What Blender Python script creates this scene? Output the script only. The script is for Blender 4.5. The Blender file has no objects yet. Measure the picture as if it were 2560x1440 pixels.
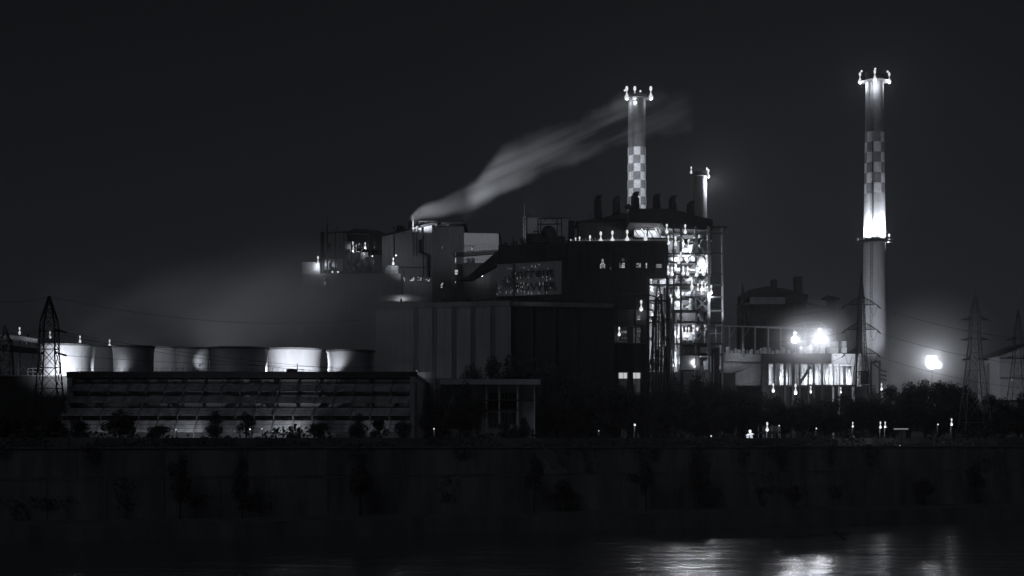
import bpy, math, random
from mathutils import Vector
R = math.radians
SC = bpy.context.scene
COL = SC.collection

# ------------------------------------------------------------------ camera, sky, added night fill, exposure
F, CX, HY, H, G = 3850.0, 1280.0, 1100.0, 12.0, 10.8      # focal px, centre, horizon row, eye height, plant ground
cam = bpy.data.cameras.new("camera"); camo = bpy.data.objects.new("camera", cam); COL.objects.link(camo)
camo.location = (0, 0, H); camo.rotation_euler = (R(90), 0, 0)
cam.sensor_width = 36; cam.lens = F / 2560 * 36; cam.shift_y = (HY - 720) / 2560
cam.clip_start = 0.5; cam.clip_end = 20000
SC.camera = camo
w = bpy.data.worlds.new("World"); SC.world = w; w.use_nodes = True
nt = w.node_tree; bg = nt.nodes["Background"]
sky = nt.nodes.new("ShaderNodeTexSky"); sky.sky_type = 'NISHITA'; sky.sun_disc = False
FILL_EL, FILL_AZ = 38, 205
sky.sun_elevation = R(FILL_EL); sky.sun_rotation = R(FILL_AZ)
bw = nt.nodes.new("ShaderNodeRGBToBW"); tint = nt.nodes.new("ShaderNodeMix"); tint.data_type = 'RGBA'; tint.blend_type = 'MULTIPLY'
tint.inputs[0].default_value = 1; tint.inputs[7].default_value = (0.90, 0.965, 1.14, 1)
nt.links.new(sky.outputs[0], bw.inputs[0]); nt.links.new(bw.outputs[0], tint.inputs[6]); nt.links.new(tint.outputs[2], bg.inputs[0])
bg.inputs[1].default_value = 0.0021
sun = bpy.data.lights.new("moon", 'SUN'); sun.energy = 0.068; sun.angle = R(30); sun.color = (0.93, 0.97, 1.1)  # dim sun added behind the camera to lift the unlit front faces
suno = bpy.data.objects.new("moon", sun); COL.objects.link(suno)
az, el = R(FILL_AZ), R(FILL_EL)
suno.rotation_euler = Vector((-math.sin(az) * math.cos(el), -math.cos(az) * math.cos(el), -math.sin(el))).to_track_quat('-Z', 'Y').to_euler()
SC.view_settings.view_transform = 'Standard'; SC.view_settings.look = 'None'
SC.view_settings.exposure = 0; SC.view_settings.gamma = 1
cy = SC.cycles
cy.use_denoising = True; cy.max_bounces = 4; cy.diffuse_bounces = 2; cy.glossy_bounces = 2; cy.volume_bounces = 0
cy.transparent_max_bounces = 8; cy.sample_clamp_indirect = 2.0; cy.caustics_reflective = False; cy.caustics_refractive = False
cy.volume_step_rate = 1.0; cy.volume_max_steps = 128

# ------------------------------------------------------------------ helpers
def u(D): return D / F
def P(px, py, D): return Vector(((px - CX) / F * D, D, H + (HY - py) / F * D))
def X(px, D): return (px - CX) / F * D
def Z(py, D): return H + (HY - py) / F * D

class MB:
    def __init__(s): s.v = []; s.f = []; s.m = []
    def face(s, pts, m=0):
        k = len(s.v); s.v += [tuple(p) for p in pts]; s.f.append(tuple(range(k, k + len(pts)))); s.m.append(m)
    def hexa(s, a, b, m=0):                      # a: 4 bottom points, b: 4 top points
        k = len(s.v); s.v += [tuple(p) for p in a] + [tuple(p) for p in b]
        for q in ((3, 2, 1, 0), (4, 5, 6, 7), (0, 1, 5, 4), (1, 2, 6, 5), (2, 3, 7, 6), (3, 0, 4, 7)):
            s.f.append(tuple(k + i for i in q)); s.m.append(m)
    def box(s, x0, x1, y0, y1, z0, z1, m=0):
        s.hexa([(x0, y0, z0), (x1, y0, z0), (x1, y1, z0), (x0, y1, z0)], [(x0, y0, z1), (x1, y0, z1), (x1, y1, z1), (x0, y1, z1)], m)
    def pbox(s, px0, px1, py0, py1, D, dep, m=0):
        s.box(X(px0, D), X(px1, D), D, D + dep, G if py1 is None else Z(py1, D), Z(py0, D), m)
    def beam(s, p, q, w, h=None, m=0):
        p, q = Vector(p), Vector(q); d = (q - p)
        if d.length < 1e-6: return
        d.normalize(); up = Vector((0, 0, 1)) if abs(d.z) < .95 else Vector((0, 1, 0))
        a = d.cross(up).normalized() * (w / 2); b = a.cross(d).normalized() * ((h or w) / 2)
        s.hexa([p - a - b, p + a - b, p + a + b, p - a + b], [q - a - b, q + a - b, q + a + b, q - a + b], m)
    def path(s, pts, r, n=8, m=0, r1=None):
        pts = [Vector(p) for p in pts]; k0 = len(s.v); L = len(pts)
        for i, p in enumerate(pts):
            d = (pts[min(i + 1, L - 1)] - pts[max(i - 1, 0)]).normalized()
            up = Vector((0, 0, 1)) if abs(d.z) < .9 else Vector((0, 1, 0))
            a = d.cross(up).normalized(); b = a.cross(d)
            rr = r if r1 is None else r + (r1 - r) * i / (L - 1)
            for j in range(n):
                t = 2 * math.pi * j / n; s.v.append(tuple(p + (a * math.cos(t) + b * math.sin(t)) * rr))
        for i in range(L - 1):
            for j in range(n):
                A = k0 + i * n + j; B = k0 + i * n + (j + 1) % n
                s.f.append((A, B, B + n, A + n)); s.m.append(m)
        s.f.append(tuple(k0 + j for j in range(n))[::-1]); s.m.append(m)
        s.f.append(tuple(k0 + (L - 1) * n + j for j in range(n))); s.m.append(m)
    def lathe(s, cx, cy_, prof, n=24, mf=None, cap=True):
        k0 = len(s.v); L = len(prof)
        for r, z in prof:
            for j in range(n):
                t = 2 * math.pi * (j + .5) / n; s.v.append((cx + r * math.cos(t), cy_ + r * math.sin(t), z))
        for i in range(L - 1):
            for j in range(n):
                A = k0 + i * n + j; B = k0 + i * n + (j + 1) % n
                s.f.append((A, B, B + n, A + n)); s.m.append(mf(i, j) if mf else 0)
        if cap:
            s.f.append(tuple(k0 + j for j in range(n))[::-1]); s.m.append(0)
            s.f.append(tuple(k0 + (L - 1) * n + j for j in range(n))); s.m.append(mf(L - 2, 0) if mf else 0)
    def ball(s, c, rx, rz=None, n=12, m=0):
        rz = rz or rx; c = Vector(c)
        prof = [(max(rx * math.sin(math.pi * i / n), .001), c.z - rz * math.cos(math.pi * i / n)) for i in range(n + 1)]
        s.lathe(c.x, c.y, prof, n + 2, (lambda i, j: m))
    def prism(s, pts, y0, y1, m=0):              # polygon (x,z) extruded along y
        a = [(x, y0, z) for x, z in pts]; b = [(x, y1, z) for x, z in pts]
        s.face(a, m); s.face(b[::-1], m)
        for i in range(len(pts)):
            j = (i + 1) % len(pts); s.face([a[j], a[i], b[i], b[j]], m)
    def mesh(s, name, mats, o=(0, 0, 0), smooth=False):
        me = bpy.data.meshes.new(name); o = Vector(o)
        me.from_pydata([tuple(Vector(v) - o) for v in s.v], [], s.f)
        for mt in (mats if isinstance(mats, (list, tuple)) else [mats]): me.materials.append(mt)
        me.polygons.foreach_set('material_index', s.m)
        if smooth: me.polygons.foreach_set('use_smooth', [True] * len(s.f))
        me.update(); return me
WL = {}
def tag(o, label=None, cat=None, group=None, kind=None):
    if label: o['label'] = label
    if cat: o['category'] = cat
    if group: o['group'] = group
    if kind: o['kind'] = kind
    return o
def thing(name, label, cat, loc, group=None):
    o = bpy.data.objects.new(name, None); COL.objects.link(o); o.location = loc; o.empty_display_size = 1
    WL[o.name] = Vector(loc); return tag(o, label, cat, group)
def build(mb, name, mats, parent=None, smooth=False, loc=(0, 0, 0)):
    o_ = WL[parent.name] if parent else Vector(loc)
    ob = bpy.data.objects.new(name, mb.mesh(name, mats, o_, smooth)); COL.objects.link(ob)
    if parent: ob.parent = parent; WL[ob.name] = o_
    else: ob.location = loc; WL[ob.name] = o_
    return ob
def struct(mb, name, mat, kind='structure'):
    o = build(mb, name, mat); o['kind'] = kind; return o

# ------------------------------------------------------------------ materials
def mat(name, c, rough=.8, var=.25, scale=1.2, bump=.0, metal=0, stretch=(1, 1, 1), spec=.3):
    m = bpy.data.materials.new(name); m.use_nodes = True; n = m.node_tree; b = n.nodes["Principled BSDF"]
    b.inputs["Roughness"].default_value = rough; b.inputs["Metallic"].default_value = metal
    b.inputs["Specular IOR Level"].default_value = spec
    tc = n.nodes.new("ShaderNodeNewGeometry"); mp = n.nodes.new("ShaderNodeMapping"); mp.inputs["Scale"].default_value = stretch
    n.links.new(tc.outputs["Position"], mp.inputs[0])
    ns = n.nodes.new("ShaderNodeTexNoise"); ns.inputs["Scale"].default_value = scale; ns.inputs["Detail"].default_value = 6
    ns.inputs["Roughness"].default_value = .65
    n.links.new(mp.outputs[0], ns.inputs["Vector"])
    cr = n.nodes.new("ShaderNodeMapRange"); cr.inputs[1].default_value = .3; cr.inputs[2].default_value = .7
    cr.inputs[3].default_value = 1 - var; cr.inputs[4].default_value = 1 + var
    n.links.new(ns.outputs[0], cr.inputs[0])
    mx = n.nodes.new("ShaderNodeVectorMath"); mx.operation = 'SCALE'; mx.inputs[0].default_value = (c * .97, c * .99, c * 1.04)
    n.links.new(cr.outputs[0], mx.inputs["Scale"]); n.links.new(mx.outputs[0], b.inputs["Base Color"])
    if bump:
        bp = n.nodes.new("ShaderNodeBump"); bp.inputs["Strength"].default_value = bump
        n.links.new(ns.outputs[0], bp.inputs["Height"]); n.links.new(bp.outputs[0], b.inputs["Normal"])
    return m
def emit(name, v):
    m = bpy.data.materials.new(name); m.use_nodes = True; b = m.node_tree.nodes["Principled BSDF"]
    b.inputs["Base Color"].default_value = (.3, .3, .3, 1)
    b.inputs["Emission Color"].default_value = (.965, .975, 1.0, 1); b.inputs["Emission Strength"].default_value = v
    return m
CONC = mat("concrete", .34, .9, .22, .6, stretch=(1, 1, .35))
CONCD = mat("stained concrete", .2, .9, .4, .35, stretch=(1, 1, .25))
PALE = mat("pale concrete", .45, .9, .14, .5, stretch=(1, 1, .2))
WHITE = mat("white cladding", .62, .7, .12, .8, stretch=(2, 2, .3))
PAINTW = mat("weathered white paint", .74, .8, .22, .9)
PAINTR = mat("weathered red paint", .26, .8, .28, .9)
PAINTD = mat("sooty dark paint", .15, .85, .3, .7, stretch=(1, 1, .4))
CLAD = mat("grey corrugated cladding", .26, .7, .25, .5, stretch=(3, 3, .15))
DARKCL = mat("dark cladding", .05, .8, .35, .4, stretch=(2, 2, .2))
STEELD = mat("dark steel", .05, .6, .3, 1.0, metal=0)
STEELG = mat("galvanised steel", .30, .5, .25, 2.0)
PIPE = mat("lagged pipe", .55, .45, .3, 1.5)
ROOF = mat("bitumen roof", .035, .9, .3, .3)
FOL = mat("foliage", .10, .7, .5, .6)
BARK = mat("bark", .06, .9, .3, 3)
GRASS = mat("rough ground", .06, .95, .5, .2)
ASPH = mat("asphalt", .05, .9, .3, .3)
STONE = mat("river wall concrete", .185, .9, .55, .3, stretch=(1, 1, .22))
QUAY = mat("dark wet quay", .17, .9, .4, .3, stretch=(1, 1, .3))
BWALL = mat("dirty boundary wall", .17, .95, .5, .15)
MIDCL = mat("weathered cladding", .12, .8, .3, .5, stretch=(3, 3, .15))
LOUV = mat("louvre panels", .33, .85, .45, .7, stretch=(1, 1, .4))
LAMP = emit("lamp glow", .82)
BIGLAMP = emit("floodlight glow", 1.3)
DIMLAMP = emit("small lamp glow", .5)
WIN1 = emit("lit window bright", .55); WIN2 = emit("lit window", .28); WIN3 = emit("lit window dim", .09)
SPARK = emit("sign bulbs", .24)
TAU = 2 * math.pi
LK = 4.0          # lamp brightness

def point(parent, p, power, radius=.3, kind='POINT', aim=None, cone=70, blend=.6):
    l = bpy.data.lights.new("bulb_light", kind); l.energy = power; l.shadow_soft_size = radius; l.color = (.95, .975, 1.04)
    if kind == 'SPOT': l.spot_size = R(cone); l.spot_blend = blend
    o = bpy.data.objects.new("bulb_light", l); COL.objects.link(o)
    o.parent = parent; o.location = Vector(p) - WL[parent.name]
    if aim is not None: o.rotation_euler = (Vector(aim) - Vector(p)).to_track_quat('-Z', 'Y').to_euler()
    return o

# ------------------------------------------------------------------ ground, river, embankment
bd = Vector((136, 53, 0)).normalized(); bn = Vector((-bd.y, bd.x, 0))       # along the bank, away from the river
B0 = Vector((0, 201, 0))
def bank(s, t, z): p = B0 + bd * s + bn * t; return (p.x, p.y, z)
def bslab(mb, s0, s1, t0, t1, z0, z1, m=0):
    q = [bank(s0, t0, 0), bank(s1, t0, 0), bank(s1, t1, 0), bank(s0, t1, 0)]
    mb.hexa([(a[0], a[1], z0) for a in q], [(a[0], a[1], z1) for a in q], m)

def water_mat():
    m = bpy.data.materials.new("river water"); m.use_nodes = True; n = m.node_tree; b = n.nodes["Principled BSDF"]
    b.inputs["Base Color"].default_value = (.13, .133, .14, 1); b.inputs["Roughness"].default_value = .17
    b.inputs["IOR"].default_value = 1.36; b.inputs["Specular IOR Level"].default_value = .5
    g = n.nodes.new("ShaderNodeNewGeometry"); prev = None
    for sc, st, stn, dist in ((.2, (.32, 1.0, 1), 1.0, .34), (.5, (.22, 1.0, 1), 1.0, .17)):
        mp = n.nodes.new("ShaderNodeMapping"); mp.inputs["Scale"].default_value = st; n.links.new(g.outputs["Position"], mp.inputs[0])
        ns = n.nodes.new("ShaderNodeTexNoise"); ns.inputs["Scale"].default_value = sc; ns.inputs["Detail"].default_value = 3
        n.links.new(mp.outputs[0], ns.inputs["Vector"])
        bp = n.nodes.new("ShaderNodeBump"); bp.inputs["Strength"].default_value = stn; bp.inputs["Distance"].default_value = dist
        n.links.new(ns.outputs[0], bp.inputs["Height"])
        if prev: n.links.new(prev.outputs[0], bp.inputs["Normal"])
        prev = bp
    n.links.new(prev.outputs[0], b.inputs["Normal"])
    return m
mb = MB(); mb.face([bank(-900, -420, 0), bank(900, -420, 0), bank(900, .2, 0), bank(-900, .2, 0)]); struct(mb, "river_water", water_mat())
mb = MB(); mb.face([bank(-900, 17.2, G), bank(1800, 17.2, G), bank(9000, 9000, G), bank(-9000, 9000, G)]); struct(mb, "ground", GRASS)
mb = MB(); bslab(mb, -900, 900, 0, 13.0, -2, 2.0); struct(mb, "lower_promenade", QUAY)
mb = MB(); bslab(mb, -900, 900, 13.9, 17.2, 6, G + .004); struct(mb, "upper_promenade", CONCD)
rw = thing("river_wall", "long panelled concrete river wall between promenade and dark upper bank", "wall", bank(0, 13, 2))
mb = MB(); bslab(mb, -900, 900, 13.0, 13.8, 2, 7.0)
for i in range(-36, 60):
    bslab(mb, i * 7.2, i * 7.2 + .35, 12.92, 13.0, 2, 6.9)
build(mb, "lower_panels", STONE, rw)
mb = MB(); bslab(mb, -900, 900, 12.95, 13.9, 7.0, 7.2); build(mb, "ledge", CONCD, rw)
mb = MB(); bslab(mb, -900, 900, 13.15, 13.9, 7.25, G + .1)
for i in range(-24, 40):
    bslab(mb, i * 10.8, i * 10.8 + .3, 13.08, 13.15, 7.25, G)
build(mb, "upper_panels", STONE, rw)
mb = MB(); bslab(mb, -900, 900, 12.95, 13.95, G + .1, G + .32); build(mb, "coping", CONCD, rw)
bw_ = thing("boundary_wall", "low dark boundary wall running along the top of the river bank", "wall", bank(0, 24, G))
mb = MB(); bslab(mb, -500, 700, 24, 24.3, G, G + 1.5); build(mb, "wall", BWALL, bw_)
mb = MB()
for i in range(-120, 170): bslab(mb, i * 3.6, i * 3.6 + .3, 23.85, 24.0, G, G + 1.6)
build(mb, "piers", BWALL, bw_)
# floating raft of weed and sticks
c = P(2012, 1334, 197); c.z = 0
wr = thing("floating_debris", "dark raft of weed and broken sticks floating near the far bank", "debris", c)
mb = MB(); random.seed(4)
for i in range(160):
    a = random.uniform(-1, 1); x = c.x + a * 5.2 + random.gauss(0, .3); y = c.y + a * 4.0 + random.gauss(0, 1.2) * (1 - a * a) - 4
    s = random.uniform(.15, .5); mb.hexa([(x - s, y - s, -.1), (x + s, y - s, -.1), (x + s, y + s, -.1), (x - s, y + s, -.1)],
        [(x - s * .4, y - s * .3, .12 + s * .3), (x + s * .3, y - s * .4, .1 + s * .25), (x + s * .3, y + s * .3, .14), (x - s * .3, y + s * .4, .1)])
build(mb, "weed_mat", FOL, wr)
mb = MB(); q = P(2083, 1325, 190)
mb.path([(q.x - .3, 188, .9), (q.x + .1, 187, .4), (q.x + .5, 184, -.1)], .11, 6); mb.path([(q.x + .1, 187, .4), (q.x + 1.0, 186.5, .5)], .07, 6)
q = P(1930, 1340, 185); mb.path([(q.x + .5, 186, .5), (q.x - .2, 183, -.1)], .06, 6)
build(mb, "sticks", BARK, wr)

# ------------------------------------------------------------------ lamps
def lamp_mesh(kind):  # balls sized to their bloom; neck and upper ball are the camera-shake ghost
    m = MB()
    if kind == 'twin':
        m.ball((0, 0, 0), .46, .5, 12)
        m.lathe(0, 0, [(.30, .36), (.14, .8), (.08, 1.15), (.12, 1.35)], 8, cap=False)
        m.ball((0, 0, 1.72), .27, .5, 10)
        m.box(-.06, .06, .4, 1.3, -.05, .05, 1)
    elif kind == 'big':
        m.ball((0, 0, 0), .62, .6, 14); m.lathe(0, 0, [(.3, .5), (.12, .7), (.1, .85)], 8, cap=False); m.ball((0, 0, 1.05), .26, .3, 10); m.box(-.06, .06, .4, 1.0, -.05, .05, 1)
    elif kind == 'small':
        m.ball((0, 0, 0), .4, .42, 10); m.box(-.05, .05, .3, 1.0, -.04, .04, 1)
    return m
LM = {k: lamp_mesh(k).mesh(k + "_lamp", [LAMP, STEELD], smooth=True) for k in ('twin', 'small', 'big')}
def lamp(px, py, D, label, group, power=300, s=1.0, kind='twin', name="lamp", post=None, light=True, off=(0, -.55, -.95)):
    p = P(px, py, D)
    o = bpy.data.objects.new(name, LM[kind]); COL.objects.link(o); o.location = p; o.scale = (s, s, s)
    WL[o.name] = p; tag(o, label, "lamp", group)
    if post:
        m = MB(); m.path([(p.x, p.y + .5, G if post == True else post), (p.x, p.y + .5, p.z)], .09, 6)
        ob = bpy.data.objects.new("post", m.mesh("post", STEELD, p)); COL.objects.link(ob); ob.parent = o
        ob.scale = (1 / s,) * 3
    if light and power:
        l = bpy.data.lights.new("bulb_light", 'POINT'); l.energy = power * LK; l.shadow_soft_size = .25; l.color = (.95, .975, 1.04)
        lo = bpy.data.objects.new("bulb_light", l); COL.objects.link(lo); lo.parent = o; lo.location = Vector(off)
    return o
FM = MB(); FM.box(-.35, .35, -.12, .25, -.25, .25, 0); FM.box(-.3, .3, -.16, -.12, -.2, .2, 1); FM.box(-.05, .05, 0, .1, -.6, -.25, 0)
FMESH = FM.mesh("floodlight", [STEELD, LAMP])
def flood(p, aim, power, label, cone=90, radius=.25, group="floodlights of the plant", s=1.0, blend=.8):
    p = Vector(p); o = bpy.data.objects.new("floodlight", FMESH); COL.objects.link(o); o.location = p; WL[o.name] = p
    d = Vector(aim) - p; o.rotation_euler = d.to_track_quat('-Y', 'Z').to_euler(); o.scale = (s, s, s)
    tag(o, label, "floodlight", group)
    l = bpy.data.lights.new("bulb_light", 'SPOT'); l.energy = power; l.shadow_soft_size = radius; l.color = (.95, .975, 1.04)
    l.spot_size = R(cone); l.spot_blend = blend
    lo = bpy.data.objects.new("bulb_light", l); COL.objects.link(lo); lo.parent = o; lo.location = (0, -.5, 0); lo.rotation_euler = (R(90), 0, R(180))
    lo.rotation_euler = Vector((0, -1, 0)).to_track_quat('-Z', 'Y').to_euler()
    return o
ORD = ["first", "second", "third", "fourth", "fifth", "sixth", "seventh", "eighth", "ninth", "tenth", "eleventh", "twelfth"]

# ------------------------------------------------------------------ chimneys
def chimney(px0, D, ytop, ybase_w, ytop_w, label, checker, dark, plats, n=48, phase=3, seg=6):
    cx = X(px0, D); zt = Z(ytop, D); rb = ybase_w / 2 * u(D); rt = ytop_w / 2 * u(D)
    root = thing("chimney", label, "chimney", (cx, D, G))
    rad = lambda z: rb + (rt - rb) * ((z - G) / (zt - G)) ** .9
    c0, c1, nc = checker; zc1, zc0 = Z(c0, D), Z(c1, D); zd0, zd1 = Z(dark[1], D), Z(dark[0], D)
    zs = [G + (zc0 - G) * i / 30 for i in range(31)] + [zc0 + (zc1 - zc0) * (i + 1) / nc for i in range(nc)]
    k = max(2, int((zt - zc1) / 2.2)); zs += [zc1 + (zt - zc1) * (i + 1) / k for i in range(k)]
    prof = []; tags = []
    for i in range(len(zs) - 1):
        a, b = zs[i], zs[i + 1]; ri = rad(a)
        prof += [(ri * 1.0, a), (rad(b), b - .12), (rad(b) * .985, b - .1), (rad(b) * .985, b - .02)]
        tags += [(a + b) / 2] * 4
    prof.append((rt, zt))
    def mf(i, j):
        z = tags[min(i, len(tags) - 1)]
        if zc0 < z < zc1:
            row = int((z - zc0) / (zc1 - zc0) * nc); return 1 + ((row + (j + phase) // seg) % 2)
        return 3 if z > zc1 else 0
    m = MB(); m.lathe(cx, D, prof, n, mf); sh = build(m, "shaft", [PALE, PAINTW, PAINTR, PAINTD], root)
    m = MB(); m.lathe(cx, D, [(rt * 1.06, zt - 1.4), (rt * 1.1, zt - 1.2), (rt * 1.1, zt), (rt * .8, zt + .02), (rt * .8, zt - 2)], 32, cap=False)
    build(m, "rim", PAINTD, root)
    for (yp, wpl) in plats:
        z = Z(yp, D); r0 = rad(z); r1 = wpl / 2 * u(D); m = MB()
        m.lathe(cx, D, [(r0 * .98, z - .35), (r1, z - .2), (r1, z), (r0 * .98, z)], 32, cap=False)
        for j in range(16):
            t = TAU * j / 16; m.path([(cx + r1 * .97 * math.cos(t), D + r1 * .97 * math.sin(t), z), (cx + r1 * .97 * math.cos(t), D + r1 * .97 * math.sin(t), z + 1.2)], .05, 4)
        for hz in (.6, 1.2):
            m.lathe(cx, D, [(r1 * .97, z + hz - .04), (r1 * .975, z + hz - .04), (r1 * .975, z + hz + .04), (r1 * .97, z + hz + .04)], 32, cap=False)
        build(m, "platform", STEELD, root)
    m = MB()
    for t in (R(-118),):
        a = (cx + (rb + .3) * math.cos(t), D + (rb + .3) * math.sin(t)); b = (cx + (rt + .3) * math.cos(t), D + (rt + .3) * math.sin(t))
        for dx in (-.3, .3): m.beam((a[0] + dx, a[1], G), (b[0] + dx, b[1], zt), .08)
        L = int((zt - G) / 1.2)
        for i in range(L):
            f = i / L; m.beam((a[0] + (b[0] - a[0]) * f - .3, a[1] + (b[1] - a[1]) * f, G + (zt - G) * f), (a[0] + (b[0] - a[0]) * f + .3, a[1] + (b[1] - a[1]) * f, G + (zt - G) * f), .06)
    build(m, "ladder", STEELD, root)
    return root, cx, rad
DR = 470
rc, rcx, rcr = chimney(2186.5, DR, 180, 70, 43, "tallest chimney at far right with checkered band and two lamp-lit platforms", (332, 485, 6), (205, 332), [(203, 74), (604, 90)])
grp = "lamps on the chimney tops"
z = Z(604, DR)
for a, wd in ((-129, "left"), (-53, "right"), (148, "rear left"), (32, "rear right")):
    r1 = 5.35; p = Vector((rcx + r1 * math.cos(R(a)), DR + r1 * math.sin(R(a)), z + .55))
    tgt = Vector((rcx + 0.3 * math.cos(R(a)), DR + 0.3 * math.sin(R(a)), z + 17))
    flood(p, tgt, 30000 if a < 0 else 14000, "uplight on the %s of the tall right chimney's middle platform" % wd, 160, group="uplights on the right chimney", s=.9, blend=1)
for px, py, wd in ((2150, 204, "left of"), (2187, 198, "in front of"), (2223, 204, "right of")):
    dd = 0 if px != 2187 else -4.6
    lamp(px, py, DR + dd, "bright twin lamp hanging %s the tall right chimney's top" % wd, grp, 520, 1.3, off=(0, 0, -.9) if dd == 0 else (0, -.3, -1.3))
for px, py, wd in ((2154, 178, "left"), (2188, 172, "middle"), (2219, 179, "right")):
    lamp(px, py, DR, "small dim lamp at the %s of the tall right chimney's rim" % wd, grp, 0, .8, 'small')
lamp(2223, 600, DR, "bright twin lamp at the right end of the right chimney's middle platform", grp, 260, .85, off=(-.3, -.4, -.8))
DC = 560
cc, ccx, ccr = chimney(1592, DC, 238, 62, 42, "middle checkered chimney rising behind the gooseneck roof vents", (370, 556, 9), (255, 370), [(246, 64)], phase=4)
for px, py, wd, b in ((1567, 244, "left", 1), (1587, 244, "middle", 1), (1627, 244, "right", 1)):
    lamp(px, py, DC - 2.5 if px != 1627 else DC, "bright twin lamp at the %s of the middle chimney's platform" % wd, grp, 200, 1.9, off=(0, -.3, -1.0))
for px, py, wd in ((1562, 226, "left"), (1601, 228, "right")):
    lamp(px, py, DC, "small lamp at the %s of the middle chimney's rim" % wd, grp, 0, .95, 'small')
for px, wd in ((1556, "left"), (1632, "right")):
    flood(P(px, 533, 470), P(1592, 452, 558), 75000 if wd == "left" else 45000, "roof floodlight on the %s aimed at the middle chimney's checkered band" % wd, 21, group="roof floodlights", s=.7, blend=.9)
DS = 520
sc_, scx, scr = chimney(1750, DS, 428, 44, 33, "short dark chimney lit down its right side", (900, 960, 4), (430, 600), [(440, 46)], phase=2)
for px, py, wd, pw, sz in ((1728, 431, "left of", 0, .8), (1767, 433, "right of", 0, .8), (1771, 441, "lower right of", 900, 1.0)):
    lamp(px, py, DS - (1.5 if pw else 0), "lamp just %s the short chimney's top" % wd, grp, pw * 4, sz * 1.15, 'twin', off=(1.5, .3, -2.0))

# ------------------------------------------------------------------ cooling tower (louvred cells, deck, fan stacks)
DK = 268
ct = thing("cooling_tower", "long louvred cooling tower block with a row of fan stacks on its deck", "cooling tower", (X(600, DK), DK, G))
xL, xR = X(186, DK), X(1030, DK)
zdk = Z(936, DK)
tiers = [(961, 979), (992, 1009), (1021, 1041), (1052, 1082)]
nb = 18
for ti, (ya, yb) in enumerate(tiers):
    yo0 = DK - .5 - 1.25 * ti; yo1 = yo0 - 1.5
    za, zb = Z(ya, DK), Z(yb, DK); m = MB(); sh = .35 * ti
    for b in range(nb):
        xa = xL - sh + (xR - xL + sh) * b / nb; xb = xL - sh + (xR - xL + sh) * (b + 1) / nb
        for k in range(3):
            f0, f1 = k / 3, (k + .92) / 3
            m.hexa([(xa + .12 - .35 * f1, yo0 + (yo1 - yo0) * f1, za + (zb - za) * f1), (xb - .12 - .35 * f1, yo0 + (yo1 - yo0) * f1, za + (zb - za) * f1), (xb - .12 - .35 * f1, yo0 + (yo1 - yo0) * f1 + .1, za + (zb - za) * f1), (xa + .12 - .35 * f1, yo0 + (yo1 - yo0) * f1 + .1, za + (zb - za) * f1)],
                   [(xa + .12 - .35 * f0, yo0 + (yo1 - yo0) * f0, za + (zb - za) * f0), (xb - .12 - .35 * f0, yo0 + (yo1 - yo0) * f0, za + (zb - za) * f0), (xb - .12 - .35 * f0, yo0 + (yo1 - yo0) * f0 + .1, za + (zb - za) * f0), (xa + .12 - .35 * f0, yo0 + (yo1 - yo0) * f0 + .1, za + (zb - za) * f0)])
    for b in range(nb + 1):
        xa = xL - sh + (xR - xL + sh) * b / nb
        m.hexa([(xa - .47, yo1 - .12, zb), (xa - .23, yo1 - .12, zb), (xa - .23, DK + 1, zb), (xa - .47, DK + 1, zb)], [(xa - .12, yo0 - .12, za), (xa + .12, yo0 - .12, za), (xa + .12, DK + 1, za), (xa - .12, DK + 1, za)], 1)
        m.box(xa - .42, xa - .28, yo1 + .6, yo1 + .75, zb - 1.1, zb, 1)
    build(m, "louvre_tier", [LOUV, CONCD], ct)
m = MB(); m.box(xL, xR, DK + 1, DK + 1.3, G, Z(948, DK)); build(m, "inner_wall", CONC, ct)
m = MB(); m.box(xR, xR + .8, DK - 5.5, DK + 42, G, zdk - .6); build(m, "end_wall", CONC, ct)
m = MB(); m.box(xL - 1.0, xL - .2, DK - 1, DK + 42, G, zdk - .6); build(m, "end_wall", CONC, ct)
m = MB(); m.box(xL - 1.2, xR + 1.0, DK - .6, DK + 42, zdk - .6, zdk)
for b in range(nb + 1): m.box(xL + (xR - xL) * b / nb - .12, xL + (xR - xL) * b / nb + .12, DK - .7, DK - .6, zdk - 1.6, zdk - .3)
m.box(xL - 1.2, xR + 1.0, DK - .7, DK - .4, zdk, zdk + .45)
build(m, "deck", DARKCL, ct)
m = MB()
for i in range(40):
    x = xL + (X(705, DK) - xL) * i / 39
    m.beam((x, DK + 1.5, zdk), (x, DK + 1.5, zdk + 1.15), .06)
for hz in (.6, 1.15): m.beam((xL, DK + 1.5, zdk + hz), (X(705, DK), DK + 1.5, zdk + hz), .05)
build(m, "handrail", STEELG, ct)
m = MB(); q = X(735, DK); m.box(q - 1.5, q + .2, DK + 1, DK + 2.5, zdk, zdk + 1); m.beam((q + .3, DK + 2, zdk), (q + .3, DK + 2, zdk + 2), .14)
for hz in (.3, .6, .9): m.box(q + .5, q + 1.6, DK + 1, DK + 1.6, zdk + hz, zdk + hz + .08)
build(m, "fan_drive", STEELD, ct)
stacks = [(166, 142, 0, 863), (240, 100, 16, 866), (334, 104, 0, 866), (416, 88, 16, 868), (482, 88, 14, 870), (597, 150, 0, 870), (732, 146, 9, 873), (776, 96, 20, 876), (877, 120, 1, 877)]
STK = []
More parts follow.
